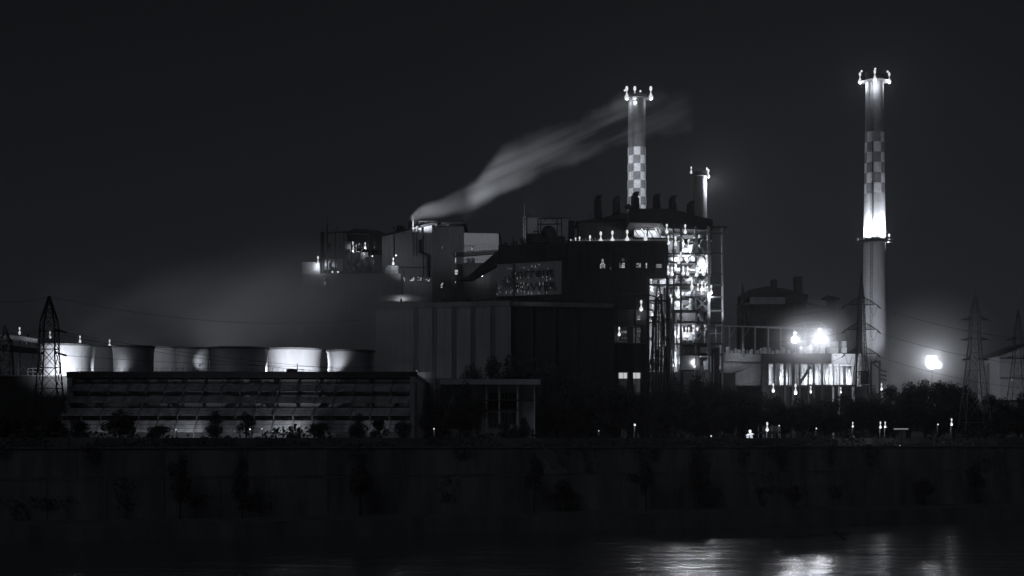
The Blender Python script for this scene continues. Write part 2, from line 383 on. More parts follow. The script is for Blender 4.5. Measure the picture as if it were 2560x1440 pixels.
for px, wp, dd, yt in stacks:
    D_ = DK + 13 + dd; r = wp / 2 * u(D_) ; cx = X(px, D_); zt = Z(yt, D_); h = zt - zdk
    prof = [(r * f, zdk + h * t) for t, f in ((0, .975), (.2, .955), (.45, .945), (.7, .958), (.9, .985), (.97, 1.0), (1, 1.0))]
    inner = [(r * f - .2, zdk + h * t) for t, f in ((1, 1.0), (.6, .95), (.1, .96))]
    m = MB(); m.lathe(cx, D_, prof + inner, 64, cap=False)
    fs = build(m, "fan_stack", PALE, ct, smooth=True)
    m = MB(); m.lathe(cx, D_, [(r * 1.0, zt - .35), (r * 1.025, zt - .3), (r * 1.025, zt + .02), (r * .97, zt + .02)], 64, cap=False); build(m, "rim", CONCD, fs)
    STK.append((cx, D_, r, zt))
m = MB(); m.pbox(-90, 176, 941, None, 276, 32); lb = thing("pump_house", "plain dark block left of the louvred cooling tower", "building", (X(40, 276), 276, G))
build(m, "wall", DARKCL, lb); m = MB(); m.pbox(-92, 178, 938, 941, 275.6, 33); build(m, "roof", CONCD, lb)
m = MB()
for i in range(9): m.beam((X(70 + i * 12.5, 277), 277, Z(938, 277)), (X(70 + i * 12.5, 277), 277, Z(921, 277)), .06)
m.beam((X(70, 277), 277, Z(921, 277)), (X(170, 277), 277, Z(921, 277)), .05); m.beam((X(70, 277), 277, Z(929, 277)), (X(170, 277), 277, Z(929, 277)), .05)
build(m, "handrail", STEELG, lb)
fg = "floodlights hidden on the cooling tower deck"
def dflood(px, D_, py, tx, ty, tD, power, lab, cone=100): flood(P(px, py, D_), P(tx, ty, tD), power, lab, cone, group=fg, s=.5)
dflood(150, 271, 931, 158, 908, 277, 4200, "deck floodlight washing the leftmost fan stack", 120)
dflood(243, 279, 931, 249, 895, 287, 420, "deck floodlight between the two leftmost fan stacks", 110)
dflood(283, 275, 931, 296, 905, 279, 260, "deck floodlight grazing the third fan stack", 110)
dflood(389, 281, 931, 390, 900, 292, 520, "deck floodlight in the gap behind the third fan stack", 80)
dflood(500, 289.3, 913, 505, 905, 292, 260, "deck floodlight making a round spot on the fifth fan stack", 75)
dflood(533, 270.5, 931, 531, 920, 276, 30, "deck floodlight at the foot of the widest dark fan stack", 110)
dflood(672, 279, 931, 677, 905, 287, 1300, "deck floodlight in the gap right of the widest fan stack", 90)
dflood(772, 276, 932, 774, 908, 285, 8000, "deck floodlight washing the second fan stack from the right", 110)
dflood(811, 282, 931, 812, 905, 292, 220, "deck floodlight in the gap before the rightmost fan stack", 90)
dflood(818, 275, 930, 830, 900, 278, 800, "deck floodlight washing the rightmost fan stack", 90)
dflood(300, 309, 930, 330, 560, 345, 18000, "deck floodlight shining up into the steam on the left", 90)  # this and the next two floods are added to brighten the steam
dflood(560, 309, 930, 560, 560, 345, 22000, "deck floodlight shining up into the steam above the widest fan stack", 90)
dflood(800, 309, 925, 800, 600, 345, 18000, "deck floodlight shining up into the steam at the right", 85)
for (px, py, lab) in ((49, 833, "leftmost"), (125, 843, "second"), (200, 854, "third"), (274, 864, "rightmost")):
    lamp(px, py, 345, "%s of four small lamps in a slanting line over the fan stacks" % (lab if lab != "rightmost" else "rightmost"), "street lamps behind the cooling tower", 0, .62, post=True)
gl = "ground lights before the louvred tower"
for k, (px, py, tx, ty, pw) in enumerate(((262, 1086, 225, 1060, 130), (470, 1088, 470, 1050, 420), (720, 1088, 715, 1055, 1000), (935, 1088, 930, 1050, 150), (345, 1090, 350, 1050, 120), (600, 1090, 585, 1055, 150))):
    flood(P(px, py, 258.5), P(tx, ty, 264), pw, "%s floodlight from the left at the foot of the louvred tower" % ORD[(0, 2, 4, 5, 1, 3)[k]], 110, group=gl, s=.5)

# conveyor gantry at far left
gy = thing("pipe_gantry", "steel trestle carrying a lit pipe deck at the far left edge", "gantry", (X(40, 300), 300, G))
m = MB()
for px in (-30, 8, 27, 47, 82): m.beam((X(px, 300), 300, Z(940, 300)), (X(px, 300), 300, Z(868, 300)), .22)
for a, b in ((8, 27), (27, 47), (47, 68)):
    m.beam((X(a, 300), 300, Z(890, 300)), (X(b, 300), 300, Z(932, 300)), .16); m.beam((X(b, 300), 300, Z(890, 300)), (X(a, 300), 300, Z(932, 300)), .16)
build(m, "trestle", STEELG, gy)
m = MB(); a, b = P(-60, 853, 300), P(98, 872, 300)
m.hexa([(a.x, 299, a.z - 1.5), (b.x, 299, b.z - .9), (b.x, 303, b.z - .9), (a.x, 303, a.z - 1.5)], [(a.x, 299, a.z), (b.x, 299, b.z), (b.x, 303, b.z), (a.x, 303, a.z)])
build(m, "deck", STEELD, gy)
m = MB(); m.path([P(-60, 838, 301), P(40, 845, 301), P(96, 853, 301)], .55, 10); build(m, "pipe", PIPE, gy)
m = MB()
for i in range(12):
    f = i / 11; p = P(-40 + 130 * f, 852 + 17 * f, 299.3); m.beam(p, p + Vector((0, 0, 1.1)), .06)
build(m, "handrail", STEELG, gy)
flood(P(70, 838, 297.5), P(74, 846, 301), 70, "floodlight over the pipe deck at the far left", 120, s=.6)
flood(P(6, 836, 297.5), P(8, 842, 301), 25, "floodlight at the frame edge over the far left pipe deck", 120, s=.6)
flood(P(45, 940, 296.5), P(40, 905, 300), 22, "floodlight under the far left trestle", 140, s=.5)

# ------------------------------------------------------------------ turbine hall
th = thing("turbine_hall", "huge plain turbine hall with tall pilasters along its paler left half", "building", (X(1277, 400), 400, G))
A, Bc, C_ = P(940, 764, 410), P(1277, 764, 400), P(1535, 767, 407)
def vwall(m, p, q, z0, z1, t=.5): # vertical slab between plan points, thickness away from viewer
    m.hexa([(p.x, p.y, z0), (q.x, q.y, z0), (q.x, q.y + t, z0), (p.x, p.y + t, z0)], [(p.x, p.y, z1), (q.x, q.y, z1), (q.x, q.y + t, z1), (p.x, p.y + t, z1)])
zr = Bc.z
m = MB(); vwall(m, A, Bc, G, zr, 30); build(m, "left_wall", CLAD, th)
m = MB(); vwall(m, Vector((Bc.x + .02, Bc.y + 1.6, 0)), Vector((C_.x, C_.y + 1, 0)), G, zr, 29); build(m, "right_wall", DARKCL, th)
m = MB(); o1 = Vector((0, -.5, 0)); vwall(m, A + o1, Bc + o1, zr + .01, Z(752, 400), 31); vwall(m, Bc + o1 + Vector((.02, 1.6, 0)), C_ + o1, zr + .01, Z(753, 400), 30); build(m, "roof", CONCD, th)
for px in (1040, 1086, 1135, 1182, 1231):
    f = (px - 940) / (1277 - 940); p = A + (Bc - A) * f; m = MB()
    m.box(p.x - .5, p.x - .12, p.y - .7, p.y + .1, G, zr); m.box(p.x + .25, p.x + .63, p.y - .7, p.y + .1, G, zr); build(m, "pilaster", CONCD, th)
for px in (1330, 1385, 1440, 1495):
    f = (px - 1277) / (1535 - 1277); p = Bc + (C_ - Bc) * f; m = MB(); m.box(p.x - .3, p.x + .3, p.y + .6, p.y + 1.6, G, zr); build(m, "pilaster", STEELD, th)
flood(P(1062, 945, 388), P(1080, 880, 406), 160, "floodlight at the foot of the turbine hall's left wall", 130, s=.6)
flood(P(975, 945, 388), P(985, 880, 409), 120, "floodlight at the turbine hall's left corner", 130, s=.6)
# lit fence strip at base
fn = thing("lit_fence", "short lit slatted fence beside the right end of the cooling tower", "fence", (X(1062, 300), 300, G))
m = MB()
for i in range(13): m.beam((X(1046 + i * 3.1, 300), 300, Z(946, 300)), (X(1046 + i * 3.1, 300), 300, Z(931, 300)), .14)
m.beam((X(1045, 300), 300, Z(932, 300)), (X(1085, 300), 300, Z(932, 300)), .1); build(m, "slats", PALE, fn)
m = MB(); m.beam((X(1042, 300), 300, G), (X(1042, 300), 300, Z(925, 300)), .4); m.beam((X(1087, 300), 300, G), (X(1087, 300), 300, Z(930, 300)), .2); build(m, "post", PALE, fn)
m = MB(); m.box(X(1040, 300), X(1150, 300), 300.3, 301.5, G, Z(946, 300)); build(m, "base", CONCD, fn)
flood(P(1046, 938, 297), P(1043, 936, 300), 55, "floodlight beside the lit slatted fence", 120, s=.4)

# sign board
DB = 392
Dsg = 403
sg = thing("sign_board", "wide rooftop sign board with dark lettering and scattered glinting bulbs", "sign", (X(1320, Dsg), Dsg, Z(752, 400)))
a, b, c2, d2 = P(1243, 661, Dsg), P(1404, 652, Dsg), P(1404, 735, Dsg), P(1243, 741, Dsg)
bm_ = MB(); bm_.hexa([d2, c2, c2 + Vector((0, .5, 0)), d2 + Vector((0, .5, 0))], [a, b, b + Vector((0, .5, 0)), a + Vector((0, .5, 0))]); build(bm_, "panel", CLAD, sg)
def text(body, px, py, hpx, D_, mt, parent, ext=.15, sx=1.0, nm="lettering"):
    cu = bpy.data.curves.new("txt", 'FONT'); cu.body = body; cu.size = hpx * u(D_) / .72; cu.extrude = ext; cu.align_x = 'CENTER'
    to = bpy.data.objects.new("txt", cu); COL.objects.link(to)
    me = bpy.data.meshes.new_from_object(to.evaluated_get(bpy.context.evaluated_depsgraph_get())); bpy.data.objects.remove(to)
    p = P(px, py, D_); o = bpy.data.objects.new(nm, me); COL.objects.link(o); me.materials.clear(); me.materials.append(mt)
    o.parent = parent; o.location = p - WL[parent.name]; o.rotation_euler = (R(90), R(-2.5), 0); o.scale = (sx, 1, 1); return o
text("torrent", 1331, 693, 25, Dsg - .35, STEELD, sg, sx=1.02)
text("POWER", 1338, 727, 21, Dsg - .35, STEELD, sg, sx=1.05)
m = MB(); p = P(1272, 705, Dsg - .3)
for t in range(10):
    a0 = TAU * t / 10; m.beam(p + Vector((math.cos(a0) * .7, 0, math.sin(a0) * .7)), p + Vector((math.cos(a0 + 1.1) * 1.9, 0, math.sin(a0 + 1.1) * 1.9)), .16)
build(m, "emblem", STEELD, sg)
m = MB()
for px in (1250, 1285, 1363, 1400): m.beam((X(px, Dsg), Dsg + .8, Z(752, 400)), (X(px, Dsg), Dsg + .8, Z(655, Dsg)), .35)
m.beam((X(1285, Dsg), Dsg - .4, Z(745, Dsg)), (X(1285, Dsg), Dsg - .4, Z(660, Dsg)), .35)
m.beam((X(1363, Dsg), Dsg - .4, Z(748, Dsg)), (X(1363, Dsg), Dsg - .4, Z(716, Dsg)), .35)
build(m, "support_frame", STEELD, sg)
m = MB(); sp = """230,1055,4 160,1240,6 465,1190,8 617,1190,5 655,1135,3 500,825,5 625,410,3 530,410,2 835,1130,9 957,1145,4 945,1018,4 998,1000,6 1060,1160,8 1190,1200,8 1297,1215,8 1535,1200,6 1785,1190,6 1560,910,9 1670,900,7 1790,780,6 1910,745,5 1920,1040,4 1665,680,5 1795,680,4 825,720,7 925,700,5 1045,380,4 1300,330,6 1418,340,7 1540,280,5 1820,410,3 950,885,4 1040,900,7 1175,930,7 800,980,3 865,975,3 1190,445,3 770,565,4 265,1180,3 490,750,2 1185,700,3"""
for t in sp.split():
    x, y, l = (float(k) for k in t.split(',')); px = 1230 + x / 13.09; py = 640 + y / 13.09; q = P(px, py, Dsg - .55); l *= .042
    m.hexa([q + Vector(v) for v in ((-.06, 0, -l), (.06, 0, -l), (.06, .1, -l), (-.06, .1, -l))], [q + Vector(v) for v in ((-.04, 0, l), (.04, 0, l), (.04, .1, l), (-.04, .1, l))])
build(m, "bulbs", SPARK, sg)

flood(P(1330, 752, 396), P(1330, 690, 403), 120, "floodlight at the foot of the rooftop sign board", 130, s=.3)  # added to lighten the sign panel
# ------------------------------------------------------------------ boiler house block (dark front) and roof
DBH = 425.5
bh = thing("boiler_house", "dark boiler house block with a row of lit windows under its lamp-lined roof edge", "building", (X(1500, DBH), DBH, G))
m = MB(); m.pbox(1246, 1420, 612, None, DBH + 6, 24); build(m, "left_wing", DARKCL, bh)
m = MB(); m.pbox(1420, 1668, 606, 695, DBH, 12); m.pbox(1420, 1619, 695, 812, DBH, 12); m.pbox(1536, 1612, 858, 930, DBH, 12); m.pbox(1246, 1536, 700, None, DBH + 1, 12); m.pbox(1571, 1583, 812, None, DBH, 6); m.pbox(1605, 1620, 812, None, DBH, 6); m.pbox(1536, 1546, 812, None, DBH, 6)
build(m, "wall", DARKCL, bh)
m = MB(); m.pbox(1418, 1670, 602, 606, DBH - .4, 12.5); build(m, "parapet", STEELD, bh)
def window(px0, px1, py0, py1, D_, parent, mats, nx, nz, pat, frame=True):
    m = MB(); m.box(X(px0 - 1, D_), X(px1 + 1, D_), D_ - .06, D_ + .15, Z(py1 + 1, D_), Z(py0 - 1, D_)); f = build(m, "window", STEELD, parent)
    m = MB(); k = 0
    for i in range(nx):
        for j in range(nz):
            v = pat[(j * nx + i) % len(pat)]
            if v == '0': continue
            xa = px0 + (px1 - px0) * (i + .12) / nx; xb = px0 + (px1 - px0) * (i + .88) / nx; ya = py0 + (py1 - py0) * (j + .1) / nz; yb = py0 + (py1 - py0) * (j + .9) / nz
            m.face([P(xa, yb, D_ - .09), P(xb, yb, D_ - .09), P(xb, ya, D_ - .09), P(xa, ya, D_ - .09)], int(v) - 1)
    if m.f: build(m, "pane", mats, f)
WM = [WIN1, WIN2, WIN3]
window(1500, 1513, 656, 671, DBH, bh, WM, 4, 4, "0110123122221332"); window(1504, 1509, 646, 654, DBH, bh, WM, 2, 3, "321121")
window(1548, 1562, 657, 670, DBH, bh, WM, 4, 3, "302133123211"); window(1554, 1561, 645, 653, DBH, bh, WM, 2, 2, "3333")
window(1591, 1602, 658, 669, DBH, bh, WM, 4, 3, "213200212322"); window(1614, 1618, 657, 671, DBH, bh, WM, 1, 2, "12")
window(1641, 1654, 660, 670, DBH, bh, WM, 5, 2, "2222223222"); window(1525, 1528, 668, 674, DBH, bh, WM, 1, 1, "3")
# lit lower bays
m = MB(); m.pbox(1536, 1612, 932, 946, DBH + 5, .3); build(m, "lit_glazing", WIN1, bh)
m = MB(); m.pbox(1536, 1612, 919, 926, DBH + 5, .3); build(m, "dim_glazing", WIN3, bh)
m = MB()
for px in (1536, 1547, 1558, 1569, 1577, 1590, 1601, 1611): m.beam((X(px, DBH + 4.7), DBH + 4.7, G), (X(px, DBH + 4.7), DBH + 4.7, Z(915, DBH)), .12)
build(m, "mullions", STEELD, bh)
window(1552, 1567, 826, 834, DBH + 5, bh, WM, 6, 1, "333323"); window(1588, 1606, 823, 833, DBH + 5, bh, WM, 5, 1, "33332"); window(1588, 1606, 844, 852, DBH + 5, bh, WM, 7, 1, "3203032")
window(1592, 1600, 789, 800, DBH - .1, bh, WM, 3, 3, "302020221"); window(1552, 1567, 843, 848, DBH + 5, bh, WM, 6, 1, "0303")
lamp(1548, 836, DBH - 1, "lone lamp low on the dark wall left of the lit steel tower", "lamps on the boiler house", 10, .95)
lamp(1603, 773, DBH - 1, "large bright lamp on the dark wall at the steel tower's left edge", "lamps on the boiler house", 22, 1.15)
lamp(1609, 847, DBH + 1, "lamp at the right end of the small lit openings beside the steel tower", "lamps on the boiler house", 20, .9)
rowl = [(1427, 609, .5, 40), (1439, 607, .6, 60), (1449, 607, .7, 80), (1475, 609, .95, 160), (1502, 603, 1.1, 330), (1531, 601, 1.1, 330), (1568, 599, 1.1, 330), (1614, 597, 1.0, 160)]
for i, (px, py, s, pw) in enumerate(rowl):
    s *= 1.12
    lamp(px, py, DBH + 1.1, "%s lamp from the left in the row along the boiler house roof edge" % ORD[i], "lamps along the boiler house roof edge", pw * .6, s, off=(0, .2, .15))
m = MB(); m.path([P(1428, 604, DBH + 2.4), P(1500, 602, DBH + 2.4), P(1575, 600, DBH + 2.4), P(1666, 600, DBH + 2.4)], .28, 8)
for i in range(30): px = 1432 + i * 8; m.path([P(px, 606, DBH + 2.7), P(px, 598 - (i * 7 % 5), DBH + 2.7)], .1, 6)
build(m, "pale_pipe_run", PAINTW, bh)
# roof house with gooseneck vents
DRH = 446
rh = thing("bunker_house", "dark rooftop bunker house with sloping roof under six gooseneck vents", "building", (X(1600, DRH), DRH, Z(610, DRH)))
def ppts(D_, pts): return [(X(a, D_), Z(b, D_)) for a, b in pts]
m = MB(); m.prism(ppts(DRH, [(1447, 612), (1572, 612), (1572, 549), (1447, 556)]), DRH, DRH + 12); build(m, "left_wall", DARKCL, rh)
m = MB(); m.prism(ppts(DRH, [(1440, 556), (1572, 548), (1572, 534), (1534, 537), (1506, 546), (1440, 553)]), DRH - .8, DRH + 12.6); build(m, "left_roof", ROOF, rh)
m = MB(); m.prism(ppts(DRH, [(1584, 575), (1778, 580), (1778, 552), (1584, 548)]), DRH - 3, DRH + 12); m.prism(ppts(DRH, [(1737, 600), (1776, 600), (1776, 580), (1737, 580)]), DRH - 3, DRH + 9); build(m, "right_wall", DARKCL, rh)
m = MB(); m.prism(ppts(428, [(1574, 556), (1655, 558), (1662, 571), (1782, 575), (1782, 549), (1756, 543), (1710, 530), (1672, 522), (1574, 521)]), DRH - 4 - 14, DRH + 12.6); build(m, "right_roof", ROOF, rh)  # front carried forward as an added eave, shading it from the tower lamps
m = MB(); m.lathe(X(1568, DRH), DRH - 3, [(.1, Z(528, DRH)), (.9, Z(526, DRH)), (.95, Z(518, DRH)), (.5, Z(515, DRH)), (.1, Z(514.5, DRH))], 14); build(m, "ventilator", STEELD, rh)
m = MB()
for x0, x1 in ((1473, 1514),):
    for px in (1473, 1487, 1500, 1514): m.beam(P(px, 545, DRH), P(px, 530, DRH), .1)
    m.beam(P(x0, 530, DRH), P(x1, 530, DRH), .1); m.beam(P(x0, 537, DRH), P(x1, 537, DRH), .07)
build(m, "handrail", STEELD, rh)
vents = [(1495, 543, 488, "leftmost"), (1541, 537, 490, "second from left"), (1588, 523, 480, "in front of the middle chimney"), (1642, 523, 483, "third from right"), (1682, 527, 489, "second from right"), (1727, 536, 502, "beside the short chimney")]
for px, yb, yt, wd in vents:
    D_ = DRH + 4; k = u(D_); x = X(px, D_); zb, zt = Z(yb + 8, D_), Z(yt, D_)
    m = MB(); r = 10.5 * k; arc = [(x + .62 * (1 - math.cos(t)), D_, zt - 1.75 + .72 * math.sin(t)) for t in [math.pi * .62 * i / 9 for i in range(10)]]
    m.path([(x, D_, zb), (x, D_, (zb + zt) / 2)] + arc, r, 14)
    m.path([(x, D_, zb), (x, D_, zb + .5)], r * 1.3, 14)
    o = build(m, "gooseneck_vent", STEELD, None, True, (x, D_, zb)); tag(o, "dark gooseneck roof vent, %s of the six" % wd if "of" not in wd else "dark gooseneck roof vent standing %s" % wd, "vent", "gooseneck vents on the bunker roof")
    if "from" in wd: o['label'] = "dark gooseneck roof vent, %s in its row" % wd
    if "beside" in wd: o['label'] = "dark gooseneck roof vent standing %s" % wd
gb = "lamps under the bunker roof"
lamp(1575, 547, DRH - 6, "lamp below the round ventilator at the bunker roof's inner corner", gb, 110, .85)
lamp(1582, 556, DRH - 5.5, "lamp hanging just under the bunker roof's inner corner", gb, 120, .8)

# rooftop tank frame (between sign and bunker house)
DT = 450
tk = thing("tank_frame", "rooftop steel frame holding a round tank, left of the lamp row", "tank", (X(1375, DT), DT, Z(612, DT)))
m = MB(); m.ball(P(1372, 588, DT + 3), 2.4, 2.9, 16); build(m, "tank", DARKCL, tk, True)
m = MB()
for px in (1345, 1352, 1393, 1404): m.beam(P(px, 615, DT), P(px, 546, DT), .32)
for yy in (547, 561): m.beam(P(1344, yy, DT), P(1405, yy - 1, DT), .3)
for px in (1335, 1347): m.beam(P(px, 612, DT), P(px, 577, DT), .25)
m.beam(P(1333, 578, DT), P(1348, 578, DT), .25); m.beam(P(1377, 545, DT), P(1377, 518, DT), .08)
m.beam(P(1352, 561, DT), P(1367, 548, DT), .15); m.beam(P(1393, 561, DT), P(1380, 548, DT), .15)
build(m, "frame", STEELD, tk)
m = MB(); m.pbox(1340, 1410, 590, 615, DT + 1, 6); build(m, "plinth", DARKCL, tk)
wb = thing("white_penthouse", "pale penthouse wall behind the rooftop tank frame", "building", (X(1360, 462), 462, Z(620, 462)))
m = MB(); m.pbox(1319, 1358, 544, 583, 462, 8); m.pbox(1358, 1424, 546, 600, 462.5, 8); build(m, "wall", WHITE, wb)
m = MB(); m.pbox(1317, 1426, 542, 544.5, 461.7, 9); build(m, "roof", CONCD, wb)
m = MB(); m.pbox(1421, 1436, 552, 612, 461, 5); build(m, "stair_shaft", DARKCL, wb)
m = MB(); m.pbox(1310, 1430, 583, 640, 463, 7); build(m, "base", DARKCL, wb)
flood(P(1331, 590, 452), P(1340, 565, 462), 90, "floodlight washing the pale penthouse wall", 110, s=.6)
ms = thing("lattice_mast", "slim pale lattice mast with a needle tip on the roof", "mast", (X(1311, 455), 455, Z(620, 455)))
m = MB(); zz0, zz1, zz2 = Z(618, 455), Z(542, 455), Z(508, 455); mx = X(1311, 455)
for sx in (-.35, .35):
    for sy in (-.35, .35): m.beam((mx + sx, 455 + sy, zz0), (mx + sx, 455 + sy, zz1), .14)
n_ = 12
for i in range(n_):
    z0 = zz0 + (zz1 - zz0) * i / n_; z1 = zz0 + (zz1 - zz0) * (i + 1) / n_; s = 1 if i % 2 else -1
    m.beam((mx - .35 * s, 454.65, z0), (mx + .35 * s, 454.65, z1), .1); m.beam((mx - .35, 455 - .35 * s, z0), (mx - .35, 455 + .35 * s, z1), .1)
build(m, "lattice", PIPE, ms); m = MB(); m.path([(mx, 455, zz1 - .3), (mx, 455, zz2)], .13, 8, r1=.04); build(m, "needle", PIPE, ms)
flood(P(1307, 616, 451), P(1311, 560, 455), 330, "floodlight at the foot of the slim lattice mast", 60, s=.6)
flood(P(1395, 610, 447), P(1380, 590, 452), 25, "floodlight inside the rooftop tank frame", 100, s=.5)
random.seed(12)
clt = thing("rooftop_pipework", "tangle of dark pipes and ducts along the roof left of the sign", "pipework", (X(1290, 436), 436, Z(640, 436)))
m = MB()
for i in range(46):
    px = random.uniform(1248, 1430); py = 612 + random.uniform(-12, 24); p = P(px, py, 435 + random.uniform(0, 3))
    if random.random() < .5: m.path([p, p + Vector((random.uniform(1.5, 5), 0, random.uniform(-.3, .3)))], random.uniform(.12, .4), 8)
    else: m.path([p, p + Vector((0, 0, random.uniform(1, 2.4)))], random.uniform(.1, .35), 8)
build(m, "pipes", STEELD, clt)
m = MB(); m.prism(ppts(437, [(1180, 700), (1250, 660), (1250, 640), (1268, 622), (1262, 618), (1246, 625), (1170, 690), (1150, 700)]), 437, 441); build(m, "duct", DARKCL, clt)

# ------------------------------------------------------------------ lit steel tower
D0, DPT = 428, 14
st = thing("steel_tower", "tall open steel boiler tower blazing with lamps on every floor", "tower", (X(1720, D0), D0, G))
cols = [(1668, .5), (1684, .4), (1702, .45), (1739, .45), (1772, .75), (1806, .5)]
for px, wd in cols:
    yt = 570 if px == 1806 else (560 if px < 1739 else 566)
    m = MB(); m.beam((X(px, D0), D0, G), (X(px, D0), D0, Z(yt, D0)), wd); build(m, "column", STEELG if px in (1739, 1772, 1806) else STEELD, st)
for px in (1670, 1706, 1742, 1772):
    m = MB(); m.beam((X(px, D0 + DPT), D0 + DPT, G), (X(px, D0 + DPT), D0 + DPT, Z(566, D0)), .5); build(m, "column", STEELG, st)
levels = [(583, 1772, 1806), (596, 1582, 1702), (634, 1668, 1806), (655, 1668, 1739), (685, 1668, 1806), (712, 1618, 1806), (742, 1668, 1806), (776, 1668, 1806), (806, 1618, 1806), (859, 1668, 1806), (886, 1700, 1806)]
for i, (py, a, b) in enumerate(levels):
    m = MB(); m.box(X(a, D0), X(b, D0), D0 - .3, D0 - .02, Z(py + 3, D0), Z(py - 1.2, D0)); 
    m.box(X(a, D0), X(min(b, 1774), D0), D0 + .3, D0 + DPT, Z(py + 1.2, D0), Z(py - .2, D0)) if b > 1710 else None
    build(m, "platform", STEELD, st)
    m = MB(); xs = X(a, D0); xe = X(min(b, 1774), D0); n_ = max(2, int((xe - xs) / 1.1)); zf = Z(py - 1.2, D0)
    for k in range(n_ + 1): m.beam((xs + (xe - xs) * k / n_, D0 - .1, zf), (xs + (xe - xs) * k / n_, D0 - .1, zf + 1.1), .05)
    for hz in (.55, 1.1): m.beam((xs, D0 - .1, zf + hz), (xe, D0 - .1, zf + hz), .05)
    build(m, "handrail", STEELG, st)
m = MB(); m.box(X(1772, D0), X(1818, D0), D0 - .5, D0 + 5, Z(570, D0), Z(566, D0)); build(m, "roof", STEELD, st)
m = MB()
br = [(1739, 776, 1772, 742), (1739, 742, 1772, 776), (1739, 859, 1772, 808), (1739, 808, 1772, 859), (1702, 776, 1739, 745), (1702, 806, 1712, 778), (1739, 685, 1772, 655), (1739, 655, 1755, 685), (1702, 742, 1739, 714), (1668, 634, 1702, 600), (1668, 685, 1684, 660)]
for a, b, c_, d in br: m.beam(P(a, b, D0 + .4), P(c_, d, D0 + .4), .24)
build(m, "bracing", STEELG, st)
# process equipment: pale vessels, pipes, ducts and cladding inside the frame
m = MB()
for a, b, c_, d, dd in ((1706, 748, 1737, 774, 9), (1684, 748, 1701, 772, 9), (1706, 780, 1738, 802, 7), (1690, 783, 1700, 800, 8), (1706, 830, 1738, 850, 9), (1742, 690, 1770, 712, 10), (1708, 688, 1738, 708, 10), (1752, 600, 1768, 622, 4), (1705, 618, 1730, 632, 6), (1674, 690, 1700, 708, 10), (1672, 602, 1698, 632, 11), (1708, 576, 1736, 596, 12), (1676, 576, 1700, 594, 12), (1672, 640, 1700, 684, 12), (1706, 640, 1738, 684, 12), (1742, 640, 1770, 684, 12), (1672, 716, 1738, 740, 12), (1742, 716, 1770, 740, 11)):
    m.pbox(a, c_, b, d, D0 + dd, .6)
build(m, "cladding_panels", PALE, st)
m = MB(); m.path([P(1704, 629, D0 + 3), P(1722, 629, D0 + 3), P(1728, 624, D0 + 3), P(1730, 612, D0 + 3)], .75, 10)
m.path([P(1704, 638, D0 + 1.5), P(1722, 638, D0 + 1.5), P(1727, 634, D0 + 1.5), P(1731, 622, D0 + 1.5)], .38, 10); build(m, "pale_duct", PAINTW, st, True)
m = MB(); m.path([P(1746, 783, D0 + 2), P(1752, 790, D0 + 2), P(1758, 803, D0 + 2)], .6, 10); m.path([P(1760, 804, D0 + 2), P(1768, 786, D0 + 2)], .3, 8); m.path([P(1762, 812, D0 + 2), P(1768, 824, D0 + 2)], .4, 8); m.path([P(1742, 826, D0 + 2), P(1750, 815, D0 + 2)], .3, 8); build(m, "chute", PAINTW, st, True)
random.seed(5)
m = MB()
for lv in range(len(levels) - 2):
    ya = levels[lv][0]
    for yb in (levels[lv + 1][0],):
        for k in range(9):
            px = random.uniform(1674, 1770); dd = random.uniform(1.5, 9); r = random.choice((.1, .14, .2, .3, .45))
            t = random.random()
            if t < .45: m.path([P(px, ya + 3, D0 + dd), P(px, yb - 1, D0 + dd)], r, 8)
            elif t < .75:
                l = random.uniform(6, 20); yy = random.uniform(ya + 6, max(ya + 7, yb - 4)); m.path([P(px - l / 2, yy, D0 + dd), P(px + l / 2, yy, D0 + dd)], r, 8)
            else:
                yy = random.uniform(ya + 6, max(ya + 7, yb - 4)); s = random.choice((-6, 6)); m.path([P(px, ya + 2, D0 + dd), P(px, yy - 2, D0 + dd), P(px + s * .4, yy, D0 + dd), P(px + s * 2, yy + .5, D0 + dd)], r, 8)
build(m, "pipework", PIPE, st, True)
m = MB()
for k in range(120):
    px = random.uniform(1672, 1768); py = random.uniform(585, 860); dd = random.uniform(.5, 6); l = random.uniform(5, 24); q = random.random(); rr_ = random.choice((.07, .1, .16, .26))
    if q < .5: m.beam(P(px, py, D0 + dd), P(px, py + l, D0 + dd), rr_ * 2)
    elif q < .85: m.beam(P(px, py, D0 + dd), P(min(px + l, 1771), py, D0 + dd), rr_ * 2)
    else: m.beam(P(px, py, D0 + dd), P(min(px + l * .6, 1771), py + l * .8, D0 + dd), rr_ * 1.4)
build(m, "secondary_steel", STEELD, st)
m = MB()
for k in range(13):
    px = random.uniform(1674, 1768); D_ = D0 + random.uniform(2, 7); py = random.choice([l[0] for l in levels[2:8]]); r = random.uniform(.5, 1.1); p = P(px, py, D_)
    if random.random() < .6: m.lathe(p.x, p.y, [(r * .2, p.z), (r, p.z + .2), (r, p.z + r * 2), (r * .7, p.z + r * 2.5), (.05, p.z + r * 2.7)], 14)
    else: m.path([p + Vector((-r * 1.5, 0, r)), p + Vector((r * 1.5, 0, r))], r * .8, 12)
build(m, "vessels", PAINTW, st, True)
m = MB(); p = P(1757, 608, D0 + 2); m.prism(ppts(D0, [(1751, 610), (1756, 598), (1768, 597), (1768, 618), (1762, 618), (1752, 616)]), D0 + 1.5, D0 + 4); build(m, "hopper", CLAD, st)
m = MB(); m.path([P(1760, 690, D0 + 6), P(1760, 640, D0 + 6)], 2.0, 20); build(m, "silo", PAINTW, st, True)
m = MB()
for dx in (0, 5):
    for i in range(14): m.beam(P(1780, 700 + i * 9, D0 + 3), P(1780 + 8, 700 + i * 9, D0 + 3), .04)
build(m, "cable_tray", STEELG, st)
